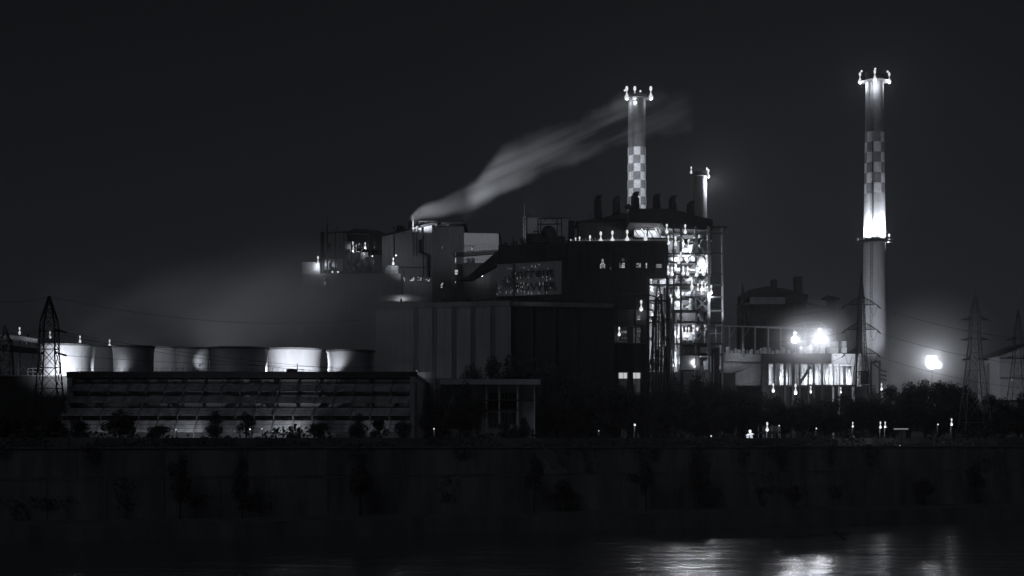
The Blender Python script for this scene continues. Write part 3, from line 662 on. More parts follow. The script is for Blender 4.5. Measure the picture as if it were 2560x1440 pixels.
# lower dark cladding of the tower
m = MB(); m.pbox(1700, 1764, 866, 884, D0 + .8, 8); m.pbox(1696, 1750, 886, 925, D0 + 2, 8); m.pbox(1785, 1800, 870, None, D0 + 1, 5); build(m, "lower_cladding", DARKCL, st)
m = MB(); m.pbox(1760, 1768, 902, 924, D0 + 2, 2); m.pbox(1774, 1778, 890, 930, D0 + 2, 1.5); m.pbox(1801, 1806, 862, 925, D0 - .2, 1); m.pbox(1751, 1768, 868, 882, D0 + .5, .2); m.pbox(1751, 1768, 889, 892, D0, 1); build(m, "pale_panel", PAINTW, st)
gs = "lamps on the steel tower"
rows = [("top floor", [(1667, 579, 1, 170), (1713, 580, 1, 170)]),
        ("second floor down", [(1671, 608, 1, 150), (1689, 611, 1, 150), (1721, 618, 1, 170)]),
        ("floor with the pale duct", [(1697, 656, .95, 130), (1702, 649, 1, 130), (1718, 654, .8, 100), (1766, 658, 1.1, 200)]),
        ("busiest middle floor", [(1670, 683, 1, 130), (1680, 686, 1, 130), (1708, 684, 1, 130), (1719, 685, 1, 130), (1742, 687, 1.05, 150), (1759, 685, 1.05, 150)]),
        ("floor below the busiest one", [(1667, 714, 1, 130), (1730, 717, 1, 130), (1745, 724, .8, 130), (1755, 724, 1.1, 170), (1763, 724, .9, 150)]),
        ("sixth floor down", [(1677, 753, .9, 120), (1696, 742, 1, 130)]),
        ("white clad eighth floor", [(1715, 837, 1, 200), (1722, 837, 1, 200)]),
        ("bottom floor above the trees", [(1658, 900, .9, 60), (1681, 914, .95, 70), (1690, 915, .6, 30), (1736, 916, 1, 110)])]
for nm, ls in rows:
    for i, (px, py, s, pw) in enumerate(ls):
        which = "left" if (len(ls) == 2 and i == 0) else "right" if len(ls) == 2 else ORD[i] + " from the left of"
        lab = "%s lamp on the steel tower's %s" % (which, nm) if len(ls) == 2 else "lamp %s those on the steel tower's %s" % (which, nm)
        lamp(px, py, D0 - .9, lab, gs, pw * 1.6, s * .98, off=(0, 2.6, 1.3))
lamp(1778, 731, D0 - .5, "lamp on the outer face of the steel tower's pale corner column", gs, 160, .95, off=(0, -.4, -1))
flood(P(1706, 745, D0 + 1), P(1716, 765, D0 + 9), 1500, "floodlight on the pale panels halfway up the steel tower", 130, s=.5)
flood(P(1710, 777, D0 + 1), P(1720, 792, D0 + 7), 1800, "floodlight on the brightest white panel of the steel tower", 130, s=.5)
flood(P(1788, 800, D0 - 5), P(1806, 730, D0), 2500, "floodlight grazing the outermost column of the steel tower", 120, s=.5)
flood(P(1640, 578, D0 + 8), P(1640, 596, D0 + 12), 200, "floodlight under the bunker house above the boiler house roof", 140, s=.5)

# truss floor beneath bunker house, between block roof and tower
tr = thing("roof_truss", "lit steel truss gallery under the bunker house roof", "truss", (X(1640, 437), 437, Z(600, 437)))
m = MB()
for px in (1584, 1618, 1650, 1668): m.beam(P(px, 602, 437), P(px, 560, 437), .3)
m.beam(P(1582, 569, 437), P(1668, 569, 437), .28); m.beam(P(1582, 595, 437), P(1668, 596, 437), .45)
for a, b in ((1584, 1600), (1600, 1618), (1618, 1634), (1634, 1650)): m.beam(P(a, 570, 437), P(b, 595, 437), .2)
build(m, "frame", STEELD, tr)
m = MB(); m.pbox(1586, 1616, 572, 594, 443, .5); m.pbox(1620, 1664, 574, 594, 443, .5); build(m, "back_panels", PAINTW, tr)
m = MB()
for i in range(8): m.path([P(1590 + i * 9.5, 598, 436.5), P(1590 + i * 9.5, 590, 436.5)], .2, 8)
m.path([P(1590, 600, 436), P(1668, 600, 436)], .25, 8); build(m, "pipes", PAINTW, tr)
lamp(1604, 574, 439, "left ceiling lamp inside the roof truss gallery", "lamps in the truss gallery", 170, .7, 'small')
lamp(1639, 576, 439, "right ceiling lamp inside the roof truss gallery", "lamps in the truss gallery", 190, .8, 'small')

# lower left pipe rack with arching pipes
pr = thing("pipe_rack", "dark pipe rack with arching pipes left of the lit steel tower", "pipe rack", (X(1645, 424), 424, G))
m = MB()
for px in (1620, 1668): m.beam((X(px, 424), 424, G), (X(px, 424), 424, Z(694, 424)), .7)
for py in (695, 712, 752, 806): m.beam(P(1618, py, 424), P(1668, py, 424), .5)
build(m, "frame", STEELD, pr)
m = MB()
for px, top in ((1632, 790), (1640, 745), (1647, 740), (1654, 735), (1661, 720), (1674, 745), (1680, 760)): m.path([(X(px, 424), 424.5, G), P(px, top, 424.5)], random.choice((.22, .3, .4)), 8)
for i, rr in enumerate((1.0, 1.6, 2.2, 2.9)):
    cx0, cz0 = X(1621, 425), Z(800 - 12 * i, 425); m.path([(cx0 + rr * 1.3 * math.sin(t), 425.4, cz0 + rr * math.cos(t)) for t in [math.pi * .5 * k / 6 for k in range(7)]] + [(cx0 + rr * 1.3, 425.4, cz0 - 4)], .24, 8)
random.seed(9)
for k in range(26):
    px = random.uniform(1628, 1700); a = random.uniform(800, 880); m.path([P(px, a, 425 + random.uniform(0, 2)), P(px, a + random.uniform(20, 90), 425 + random.uniform(0, 2))], random.uniform(.06, .22), 6)
for k in range(14):
    py = random.uniform(815, 925); px = random.uniform(1628, 1660); m.path([P(px, py, 426), P(px + random.uniform(15, 40), py, 426)], random.uniform(.08, .25), 6)
build(m, "pipes", STEELD, pr, True)
m = MB()
for k in range(30):
    px = random.uniform(1624, 1698); py = random.uniform(700, 925); p = P(px, py, 428.5 + random.uniform(0, 1)); l = random.uniform(1, 3.5)
    m.path([p, p + Vector((0, 0, l))], random.uniform(.1, .35), 8)
build(m, "back_pipes", PIPE, pr, True)
m = MB(); m.pbox(1624, 1666, 698, 930, 432, .5); m.pbox(1666, 1700, 808, 930, 433, .5); build(m, "back_panels", CLAD, pr)
gp = "lamps on the pipe rack"
lamp(1628, 714, 427, "lamp at the top left of the pipe rack beside the boiler house", gp, 130, 1.0, off=(0, 1.5, -1))
lamp(1646, 742, 427, "small lamp among the tall pipes of the pipe rack", gp, 100, .7, off=(0, 2.5, -.5))
lamp(1631, 805, 427, "bright lamp below the arching pipes of the pipe rack", gp, 130, 1.1, off=(0, 2, .8))
lamp(1634, 899, 427, "lowest left lamp of the pipe rack just above the trees", gp, 50, .8, off=(0, 2, -.5))
lamp(1651, 770, 427, "lamp deep inside the pipe rack behind the vertical pipes", gp, 220, .6, 'small', off=(0, 1, 0))
lamp(1650, 835, 427, "lamp behind the lower vertical pipes of the pipe rack", gp, 160, .5, 'small', off=(0, 1, 0))  # added to brighten the rack, like the small lamps in the loop below
for px, py, wd in ((1662, 868, "left of the two lamps low between the pipe rack and steel tower"), (1684, 846, "right of the two lamps low between the pipe rack and steel tower"), (1640, 880, "dim lamp deep in the pipe rack's lowest bay"), (1676, 885, "dim lamp above the bottom lamps where rack meets tower")):
    lamp(px, py, 428, wd, gp, 90, .5, 'small', off=(0, 1, 0))

def clutter(px0, px1, py, D, n, seed, parent, hmax=14, mt=None):
    rr = random.Random(seed)
    for i in range(n):
        m = MB(); px = rr.uniform(px0, px1); h = rr.uniform(3, hmax); dd = rr.uniform(0, 4); t = rr.random(); nm = "roof_pipe"
        if t < .35: m.path([P(px, py + 1, D + dd), P(px, py - h, D + dd)], rr.uniform(.08, .35), 6)
        elif t < .55: m.path([P(px, py + 1, D + dd), P(px, py - h * .5, D + dd), P(px + rr.choice((-5, 5)), py - h * .62, D + dd)], rr.uniform(.15, .4), 6)
        elif t < .75:
            w_ = rr.uniform(6, 16); nm = "roof_rail"
            for q in (0, w_): m.beam(P(px + q, py + 1, D + dd), P(px + q, py - h * .7, D + dd), .1)
            m.beam(P(px, py - h * .7, D + dd), P(px + w_, py - h * .7, D + dd), .1); m.beam(P(px, py - h * .4, D + dd), P(px + w_, py - h * .4, D + dd), .07)
        elif t < .9: m.pbox(px, px + rr.uniform(3, 9), py - h * .55, py + 1, D + dd, 1.5); nm = "roof_unit"
        else: m.beam(P(px, py + 1, D + dd), P(px, py - h * 1.8, D + dd), .1); nm = "aerial"
        build(m, nm, mt or STEELD, parent)
clutter(1100, 1530, 752, 408, 34, 3, th, 10)
clutter(1250, 1425, 612, 440, 26, 4, bh, 16)
clutter(1430, 1570, 606, 429, 16, 5, bh, 8)
m = MB()
for px in (1445, 1478, 1532, 1574, 1606, 1634, 1660): m.path([P(px, 700, DBH - .25), P(px, 606, DBH - .25)], .12, 6)
for yy in (628, 648, 690): m.beam(P(1421, yy, DBH - .15), P(1668, yy, DBH - .15), .2)
build(m, "rails", STEELD, bh)
m = MB()
for px in (1545, 1590, 1618): m.path([P(px, 930, DBH - .3), P(px, 700, DBH - .3)], .2, 6)
for yy in (735, 775, 815, 858): m.box(X(1537, DBH), X(1618, DBH), DBH - 1.2, DBH - .05, Z(yy + 1, DBH), Z(yy - 1, DBH))
build(m, "walkway", STEELD, bh)
# ------------------------------------------------------------------ hazy unit on the left
D1 = 530
un = thing("old_boiler_house", "hazy older boiler house with a lit wall and stepped roof on the left", "building", (X(1020, D1), D1, G))
m = MB(); m.prism(ppts(D1, [(955, 760), (1080, 760), (1080, 563), (1040, 572), (955, 592)]), D1, D1 + 25); build(m, "wall", CLAD, un)
m = MB(); m.prism(ppts(D1, [(950, 593), (1080, 563), (1165, 561), (1165, 556), (1078, 558), (1040, 568), (950, 588)]), D1 - 1, D1 + 26); build(m, "roof", ROOF, un)
m = MB(); m.prism(ppts(D1, [(866, 620), (958, 620), (960, 577), (935, 569), (880, 565), (860, 576)]), D1 + 6, D1 + 20); build(m, "gabled_block", DARKCL, un)
m = MB(); m.pbox(989, 1012, 573, 590, D1 + 4, 5); m.pbox(992, 1009, 564, 573, D1 + 4.5, 4); build(m, "roof_cupola", STEELD, un)
m = MB(); m.pbox(1080, 1160, 566, None, D1 - 8, 28); build(m, "stair_tower", MIDCL, un)
m = MB()
for px in (1033, 1042): m.beam(P(px, 640, D1 - 2), P(px, 545 if px == 1033 else 565, D1 - 2), .3)
for i in range(10): m.beam(P(1033, 640 - i * 7.5, D1 - 2), P(1042, 636 - i * 7.5, D1 - 2), .14)
m.path([P(1024, 580, D1 + 3), P(1024, 558, D1 + 3), P(1028, 551, D1 + 3)], .5, 10); m.beam(P(1033, 550, D1 - 2), P(1033, 534, D1 - 2), .1)
build(m, "vent_pipe", STEELD, un)
m = MB(); m.pbox(1000, 1082, 693, None, D1 - 6, 5); build(m, "annex", CLAD, un)
m = MB()
for i in range(16): m.beam(P(1040 + i * 8, 559, D1), P(1040 + i * 8, 553, D1), .1)
m.beam(P(1040, 553.5, D1), P(1160, 552, D1), .12); build(m, "handrail", STEELD, un)
for a, b, c_, d, nx, nz, pat in ((1004, 694, 1013, 704, 3, 3, "212202302"), (1025, 693, 1036, 703, 4, 3, "030102111112"), (1044, 692, 1054, 702, 4, 3, "230200222022"), (1063, 697, 1075, 704, 4, 2, "32023012")):
    window(a, c_, b, d, D1 - 6.2, un, WM, nx, nz, pat)
for a, b, c_, d, nx, nz, pat in ((1137, 644, 1140.5, 658, 1, 3, "212"), (1137, 674, 1145, 687, 3, 2, "111112"), (1102, 707, 1109, 720, 3, 4, "012110230120"), (1104, 615, 1107, 622, 1, 2, "33"), (1137, 703, 1140, 708, 1, 1, "2"), (1138, 630, 1140, 640, 1, 1, "3")):
    window(a, c_, b, d, D1 - 8.2, un, WM, nx, nz, pat)
flood(P(1012, 582, 524), P(1135, 470, 534), 32000, "roof floodlight aimed up along the smoke plume from its vent pipe", 80, group="roof floodlights", s=.6)  # three unseen floods added to light up the smoke
flood(P(1158, 550, 520), P(1300, 400, 535), 60000, "roof floodlight aimed at the middle of the smoke plume", 80, group="roof floodlights", s=.6)
flood(P(1330, 538, 478), P(1390, 345, 534), 80000, "penthouse floodlight aimed at the smoke before the middle chimney", 60, group="roof floodlights", s=.6)
ww = thing("white_annex", "pale windowless annex crossed by a slanting walkway", "building", (X(1203, 522), 522, G))
m = MB(); m.prism([(X(1160, 522) + .02, Z(582, 522)), (X(1246, 522), Z(584, 522)), (X(1246, 522), Z(640, 522)), (X(1246, 522), G), (X(1160, 522) + .02, G)], 522, 540); build(m, "wall", WHITE, ww)
m = MB(); m.pbox(1158, 1250, 657, None, 515, 6); build(m, "lower_block", DARKCL, ww)
m = MB(); a, b = P(1160, 634, 512), P(1262, 627, 512)
m.hexa([(a.x, 511, a.z - .8), (b.x, 511, b.z - .8), (b.x, 514, b.z - .8), (a.x, 514, a.z - .8)], [(a.x, 511, a.z), (b.x, 511, b.z), (b.x, 514, b.z), (a.x, 514, a.z)])
a, b = P(1246, 629, 512), P(1312, 616, 512)
m.hexa([(a.x, 511, a.z - .8), (b.x, 511, b.z - .8), (b.x, 514, b.z - .8), (a.x, 514, a.z - .8)], [(a.x, 511, a.z), (b.x, 511, b.z), (b.x, 514, b.z), (a.x, 514, a.z)])
build(m, "walkway", STEELD, ww)
m = MB()
for i in range(19):
    f = i / 18; p = P(1160 + 140 * f, 633 - 14 * f, 511); m.beam(p, p + Vector((0, 0, 1.4)), .07)
for hz in (.7, 1.4): m.beam(P(1160, 633, 511) + Vector((0, 0, hz)), P(1300, 619, 511) + Vector((0, 0, hz)), .07)
for i in range(6): p = P(1164 + 15 * i, 656, 514.8); m.beam(p, p + Vector((0, 0, 2)), .08)
for hz in (1, 2): m.beam(P(1160, 656, 514.8) + Vector((0, 0, hz)), P(1246, 656, 514.8) + Vector((0, 0, hz)), .07)
build(m, "handrail", STEELG, ww)
m = MB(); m.pbox(1178, 1187, 645, 657, 516, 3); build(m, "roof_hatch", DARKCL, ww)
window(1177, 1182, 615, 627, 521.9, ww, WM, 2, 3, "202122")
flood(P(1275, 640, 470), P(1203, 605, 522), 16000, "floodlight washing the pale annex wall", 40, s=.7)
lamp(1205, 688, 512, "lone lamp low between the stair tower and the sign board", "lamps on the old boiler house", 45, .9)
flood(P(1010, 680, 505), P(1020, 620, 530), 1000, "floodlight washing the older boiler house wall", 100, s=.7)
# deaerator bay with roof plant
D2 = 512
da = thing("deaerator_bay", "low hazy block carrying a roof frame and white tank at the plant's left end", "building", (X(870, D2), D2, G))
m = MB(); m.pbox(757, 1002, 684, None, D2, 20); m.pbox(755, 800, 655, 684, D2 + 1, 8); build(m, "wall", CLAD, da)
m = MB(); m.pbox(963, 996, 664, 684, D2 + 1, 6); build(m, "roof_hut", CLAD, da)
m = MB()
for px in (819, 839, 860, 879, 926, 951): m.beam(P(px, 684, D2 + 2), P(px, 577, D2 + 2), .4)
m.beam(P(818, 583, D2 + 2), P(862, 580, D2 + 2), .5); m.beam(P(860, 580, D2 + 2), P(953, 586, D2 + 2), .6)
m.beam(P(942, 640, D2 + 2), P(951, 600, D2 + 2), .2); m.beam(P(903, 630, D2 + 2), P(912, 590, D2 + 2), .3); m.beam(P(843, 580, D2 + 2), P(843, 564, D2 + 2), .2)
build(m, "roof_frame", STEELD, da)
m = MB(); m.path([P(820, 664, D2 + 5), P(854, 664, D2 + 5)], 2.3, 18); m.ball(P(820, 664, D2 + 5), 2.28, 2.28, 14); m.ball(P(854, 664, D2 + 5), 2.28, 2.28, 14); build(m, "tank", PAINTW, da, True)
m = MB(); m.path([P(868, 640, D2 + 6), P(900, 650, D2 + 6)], 2.6, 14); m.path([P(888, 630, D2 + 4), P(888, 612, D2 + 4), P(893, 609, D2 + 4), P(899, 609, D2 + 4)], .45, 10); m.pbox(892, 918, 630, 682, D2 + 4, 4); m.pbox(862, 884, 604, 622, D2 + 7, 4); build(m, "feed_plant", CLAD, da, True)
m = MB()
for px, top in ((806, 580), (818, 560)): m.path([P(px, 684, D2 + 3), P(px, top, D2 + 3)], .65 if px == 806 else .3, 10); m.beam(P(px, top, D2 + 3), P(px, top - 25, D2 + 3), .1)
build(m, "vent_stack", STEELD, da)
m = MB(); m.ball(P(923, 654, D2 + 1), 1.9, 1.9, 14); build(m, "flash_vessel", CLAD, da, True)
window(809, 814, 694, 698, D2 - .2, da, WM, 2, 1, "23"); window(809, 814, 703, 713, D2 - .2, da, WM, 2, 2, "3232"); window(975, 979, 697, 704, D2 - .2, da, WM, 2, 2, "3030")
clutter(760, 960, 684, D2 + 1, 40, 8, da, 24)
clutter(820, 950, 620, D2 + 4, 14, 9, da, 30)
clutter(960, 1078, 572, D1 + 2, 10, 10, un, 9)
clutter(1085, 1158, 566, D1 - 4, 6, 11, un, 8)
m = MB()
for px in (985, 1058): m.path([P(px, 690, D1 - .3), P(px, 588, D1 - .3)], .16, 6)
for yy in (668,): m.beam(P(957, yy, D1 - .2), P(1079, yy, D1 - .2), .22)
m.path([P(1070, 700, D1 - 1), P(1070, 640, D1 - 1), P(1050, 630, D1 - 1), P(1050, 600, D1 - 1)], .5, 8)
build(m, "wall_pipes", STEELD, un)
go = "lamps on the older hazy units"
lamp(795, 659, D2 + 0, "brightest lamp at the far left end of the hazy roof plant", go, 160, 1.15)
lamp(831, 680, D2 + 1, "lamp below the white roof tank on the left", go, 60, .8, 'small')
lamp(845, 680, D2 + 1, "wide dim lamp below the right end of the white roof tank", go, 60, .8, 'small')
lamp(882, 617, D2 + 5, "left lamp inside the hazy roof frame", go, 90, .8); lamp(913, 619, D2 + 5, "right lamp inside the hazy roof frame", go, 90, .8)
lamp(931, 640, D2 + 2, "small lamp over the round flash vessel", go, 60, .6, 'small')
lamp(983, 659, D2 + 0, "lamp in front of the pale roof hut", go, 18, .9); lamp(990, 638, D2 + 0, "small lamp above the pale roof hut", go, 40, .7, 'small')

# ------------------------------------------------------------------ precipitator / switchyard buildings on the right
D3 = 430
gn = thing("gantry_frame", "long pale steel gantry frame before the dark far building", "gantry", (X(1930, D3), D3, Z(885, D3)))
m = MB()
gpx = [1790, 1808, 1824, 1857, 1888, 1921, 1952, 1986, 2015, 2018]
for px in gpx[:9]: m.beam(P(px, 885, D3), P(px, 812 + (px - 1790) * .045, D3), .35)
m.beam(P(1788, 814, D3), P(1888, 817, D3), .35); m.beam(P(1888, 817, D3), P(2080, 824, D3), .55)
for a, b in ((1824, 1838), (1857, 1873), (2000, 2013)): m.beam(P(a, 845, D3), P(b, 820, D3), .18)
m.beam(P(1960, 820, D3), P(2012, 806, D3), .25); m.beam(P(2012, 806, D3), P(2052, 806, D3), .25); m.beam(P(2052, 806, D3), P(2072, 826, D3), .25); m.beam(P(2012, 806, D3), P(2012, 880, D3), .3); m.beam(P(2052, 806, D3), P(2052, 826, D3), .25); m.beam(P(1776, 834, D3), P(1808, 833, D3), .3)
m.beam(P(1998, 824, D3), P(2014, 846, D3), .2)
build(m, "frame", STEELG, gn)
sw = thing("precipitator_building", "low dark precipitator hall on brightly lit white bays", "building", (X(2020, D3), D3, G))
m = MB(); m.pbox(1914, 2079, 884, 908, D3, 16); build(m, "upper_wall", DARKCL, sw)
m = MB(); m.pbox(2080, 2140, 884, 912, D3 + 1, 14); build(m, "white_wall", PAINTW, sw)
m = MB(); m.pbox(1918, 2140, 905, 964, D3 + 7, 1); build(m, "back_wall", WHITE, sw)
for px, wd in ((1918, 8), (1937, 5), (1963, 5), (1984, 7), (2000, 4), (2022, 3), (2035, 4), (2056, 5), (2084, 4), (2099, 4), (2134, 5)):
    m = MB(); m.box(X(px - wd / 2, D3), X(px + wd / 2, D3), D3 + .2, D3 + 1.2, G, Z(907, D3)); build(m, "column", DARKCL if px < 2080 else PAINTW, sw)
m = MB()
random.seed(21)
for i in range(34):
    px = random.uniform(1926, 2132); m.path([P(px, random.uniform(915, 930), D3 + 5), P(px, 966, D3 + 5)], random.uniform(.08, .35), 6)
build(m, "down_pipes", CLAD, sw)
m = MB(); m.beam(P(1998, 961, D3 + 1), P(2026, 916, D3 + 1), .7); build(m, "stair", STEELD, sw)
m = MB(); m.pbox(1905, 2190, 962, 966, D3 - 1, 14); m.pbox(1905, 2190, 968, None, D3 + 5, 2); build(m, "plinth", DARKCL, sw)
m = MB()
for a, c_, b, d in ((2074, 2096, 853, 866), (2105, 2116, 853, 866), (2074, 2096, 868, 882), (2105, 2117, 868, 882), (2000, 2010, 868, 884), (2022, 2028, 864, 884), (2031, 2042, 868, 886), (2053, 2063, 866, 886)): m.pbox(a, c_, b, d, D3 + 3, 3)
build(m, "transformer_boxes", PAINTW, sw)
m = MB()
for i in range(26):
    px = 1800 + i * 7.3 + random.uniform(-2, 2); hh = random.uniform(5, 15); m.pbox(px, px + random.uniform(3, 7), 882 - hh, 884, D3 + 4 + random.uniform(0, 3), 1.5)
build(m, "roof_equipment", PIPE, sw)
m = MB(); m.path([P(2147, 966, D3 - 2), P(2147, 888, D3 - 2)], .45, 10); m.path([P(2151, 966, D3 - 2), P(2151, 886, D3 - 2), P(2148, 884, D3 - 2)], .3, 8); build(m, "standpipe", PAINTW, sw)
ms_ = thing("sloped_conveyor_house", "pale wedge-shaped wall left of the precipitator hall", "building", (X(1860, D3), D3, G))
m = MB(); m.prism(ppts(D3, [(1812, 880), (1912, 886), (1912, 904), (1812, 902)]), D3 + 2, D3 + 9); build(m, "parapet", PIPE, ms_)
m = MB(); m.prism(ppts(D3, [(1812, 903), (1912, 905), (1905, 912), (1826, 932), (1812, 932)]), D3 + 3, D3 + 9); build(m, "wall", PAINTW, ms_)
m = MB(); m.prism(ppts(D3, [(1840, 932), (1905, 908), (1905, 963), (1840, 963)]), D3 + 1, D3 + 8); build(m, "lower_wall", CONC, ms_)
m = MB(); m.pbox(1806, 1838, 932, None, D3, 6); m.pbox(1906, 1916, 884, None, D3 - .5, 3); build(m, "dark_base", DARKCL, ms_)
flood(P(1850, 872, D3 - 4), P(1860, 905, D3 + 3), 170, "floodlight washing the pale wedge-shaped wall", 140, s=.5)
flood(P(1860, 964, D3 - 5), P(1870, 940, D3), 60, "floodlight low before the wedge-shaped building", 140, s=.5)
gq = "lamps around the precipitator hall"
for px, py, pw, sz, wd in ((1987, 850, 420, 1.8, "left of the two dazzling lamps above the precipitator hall"), (2049, 846, 700, 2.2, "larger right one of two dazzling lamps above the precipitator hall")):
    o = lamp(px, py, D3 - 6, wd, gq, pw, sz, 'big', post=Z(884, D3), off=(0, -1.0, 0))
    flood(P(px, py + 2, D3 - 7.5), Vector((X(px, D3) * .4, 100, 6)), 6000 if px < 2000 else 8500, "glaring flood beside the %s" % ("left dazzling lamp" if px < 2000 else "larger right dazzling lamp") + " above the precipitator hall", 46, radius=2.5, group=gq, s=1.6)  # extra spots added to brighten the streaks on the river
lamp(2002, 868, D3 - .5, "small lamp just right of the left dazzling lamp", gq, 90, .8, 'small'); lamp(2026, 864, D3 - .5, "small lamp between the two dazzling lamps", gq, 90, .75, 'small')
for i, (px, py) in enumerate(((1957, 941), (2026, 941), (2069, 940), (2123, 942))):
    lamp(px, py, D3 + 2.5, "%s lamp from the left inside the bright white bays" % ORD[i], gq, 260, .95, off=(0, 1.2, -.6))
for i, (px, py, s, pw) in enumerate(((1933, 976, .9, 90), (1989, 981, 1.1, 200), (2027, 979, .7, 60), (2102, 980, .6, 40), (2204, 972, .7, 60))):
    lamp(px, py, D3 - 8, "%s lamp from the left along the ground below the white bays" % ORD[i], gq, pw, s, off=(0, -.2, -.9))
for a, b, t, p2 in ((2090, 876, 600, "boxes"), (2110, 898, 500, "white right end wall")):
    flood(P(a, b + (-14 if p2 != "boxes" else 12), D3 - 3), P(a, b, D3 + 2), t * .6, "floodlight washing the %s of the precipitator hall" % p2, 140, s=.5)
flood(P(1925, 972, D3 + 2), P(1935, 978, D3 + 5), 60, "ground floodlight below the left white bay", 150, s=.4)
flood(P(2160, 968, 448), P(2180, 790, 466), 26000, "floodlight at the foot of the tall right chimney", 50, s=.6)
# handling frame right of the bays
hf = thing("crane_frame", "dark box and hoist frame at the foot of the right chimney", "frame", (X(2185, 420), 420, G))
m = MB(); m.pbox(2152, 2172, 927, 960, 420, 4); build(m, "box", STEELD, hf)
m = MB()
for px in (2177, 2199): m.beam((X(px, 420), 420, G), P(px, 905, 420), .5)
m.beam(P(2176, 906, 420), P(2201, 904, 420), .5); m.beam(P(2180, 906, 420), P(2199, 922, 420), .3); m.beam(P(2189, 900, 420), P(2189, 906, 420), .5)
for yy in (925, 936, 946): m.beam(P(2199, yy, 420), P(2216, yy + 5, 420), .45)
build(m, "frame", STEELD, hf)
# far dark boiler house
D4 = 640
fb = thing("far_boiler_house", "barely visible dark boiler house far behind the gantry frame", "building", (X(1950, D4), D4, G))
m = MB(); m.pbox(1868, 2016, 755, None, D4, 30); m.pbox(1965, 2016, 738, 755, D4 - 2, 20); m.pbox(2010, 2090, 768, None, D4, 25); build(m, "wall", DARKCL, fb)
m = MB(); m.prism(ppts(D4, [(1870, 745), (2016, 755), (2020, 737), (1960, 722), (1918, 716), (1870, 726)]), D4 - 1, D4 + 30); build(m, "roof", ROOF, fb)
m = MB(); m.pbox(1875, 1963, 743, 760, D4 - 1.5, 1); build(m, "pale_band", CLAD, fb)
m = MB(); m.pbox(1930, 1943, 699, 722, D4 + 6, 4); build(m, "stack", STEELD, fb); m = MB(); m.pbox(1989, 2006, 691, 745, D4 + 6, 5); build(m, "stack", STEELD, fb)
m = MB(); m.path([P(1857, 800, D4), P(1857, 740, D4), P(1856, 706, D4)], 1.2, 8, r1=.25); m.pbox(1843, 1960, 760, 764, D4 - 3, 3)
for px in (1852, 1862, 1872, 1884): m.beam((X(px, D4 - 3), D4 - 3, G), P(px, 760, D4 - 3), .5)
build(m, "conveyor", STEELD, fb)
m = MB(); m.pbox(2072, 2088, 745, 770, D4 + 1, 5); m.prism(ppts(D4, [(2060, 744), (2096, 750), (2098, 746), (2066, 738)]), D4 - 1, D4 + 8); m.beam(P(2015, 758, D4), P(2075, 772, D4), 1.2); build(m, "transfer_house", STEELD, fb)
# big floodlight on mast, gable house, cylinders at far right
fl = thing("floodlight_mast", "huge glaring rectangular floodlight above the trees at the far right", "floodlight", (X(2330, 420), 420, G))
m = MB(); m.pbox(2318, 2342, 889, 904, 420, .5); build(m, "light_panel", BIGLAMP, fl)
m = MB(); m.ball(P(2331, 911, 419.5), 1.75, 1.4, 14); m.ball(P(2346, 913, 420), 1.1, 1.1, 12); build(m, "globe", BIGLAMP, fl, True)  # emissive balls give the round glare below the panel a shape
m = MB(); m.path([(X(2330, 421), 421, G), P(2330, 892, 421)], .3, 8); m.pbox(2316, 2344, 887, 906, 420.52, .6); build(m, "mast", STEELD, fl)
point(fl, P(2330, 906, 416.5), 500, 1.2, 'SPOT', Vector((80, 60, 14)), 60, .9)
point(fl, P(2330, 904, 417.5), 3200, .8)
gh = thing("gable_house", "pale gabled shed cut by the right frame edge", "building", (X(2540, 430), 430, G))
m = MB(); m.prism(ppts(430, [(2499, 1000), (2640, 1000), (2640, 890), (2570, 862), (2499, 890)]), 430, 450); build(m, "wall", WHITE, gh)
m = MB(); m.prism(ppts(430, [(2496, 891), (2570, 861), (2644, 891), (2644, 888), (2570, 857), (2496, 888)]), 429.5, 450.5); build(m, "roof", ROOF, gh)
m = MB(); m.pbox(2528, 2534, 946, 953, 429.9, .2); build(m, "window", WIN3, gh)
m = MB(); m.pbox(2500, 2640, 894, 897, 429.6, .4); m.pbox(2500, 2640, 944, 946, 429.6, .4); build(m, "trim", CONCD, gh)
flood(P(2520, 985, 416), P(2540, 930, 430), 420, "floodlight at the foot of the pale gabled shed", 120, s=.5)
sl = thing("storage_silo", "faint upright storage cylinder left of the gabled shed", "silo", (X(2475, 440), 440, G))
m = MB(); m.path([(X(2475, 440), 440, G), P(2475, 912, 440)], 1.0, 14); build(m, "shell", CLAD, sl, True); m = MB(); m.path([P(2475, 912, 440), P(2475, 908, 440)], .6, 12); build(m, "cap", STEELD, sl)

# office block in front of the turbine hall
D5 = 262
of = thing("office_block", "two storey modern office with flat overhanging roof amid trees", "building", (X(1280, D5), D5, G))
m = MB(); m.pbox(1110, 1338, 962, None, D5 + 3, 12); build(m, "wall", CONC, of)
m = MB(); m.pbox(1100, 1351, 948, 961, D5 - .8, 16); build(m, "roof", PALE, of)
m = MB()
for px in (1216, 1248, 1294, 1336): m.beam((X(px, D5), D5 + .5, G), (X(px, D5), D5 + .5, Z(961, D5)), .22)
build(m, "column", PALE, of)
for a, b, c_, d in ((1222, 982, 1246, 998), (1252, 982, 1290, 998), (1222, 1002, 1246, 1022), (1252, 1002, 1290, 1022), (1222, 1032, 1246, 1070), (1252, 1032, 1290, 1060)):
    m = MB(); m.pbox(a, c_, b, d, D5 + 2.85, .1)
    f = build(m, "window", STEELD, of); m = MB()
    for i in range(5): m.beam(P(a + (c_ - a) * i / 4, d, D5 + 2.75), P(a + (c_ - a) * i / 4, b, D5 + 2.75), .07)
    build(m, "mullion", CONC, f)
m = MB(); m.pbox(1200, 1336, 999, 1002, D5 + .3, 2.7); m.pbox(1200, 1300, 1024, 1027, D5 + .3, 2.7); build(m, "balcony", DARKCL, of)
m = MB()
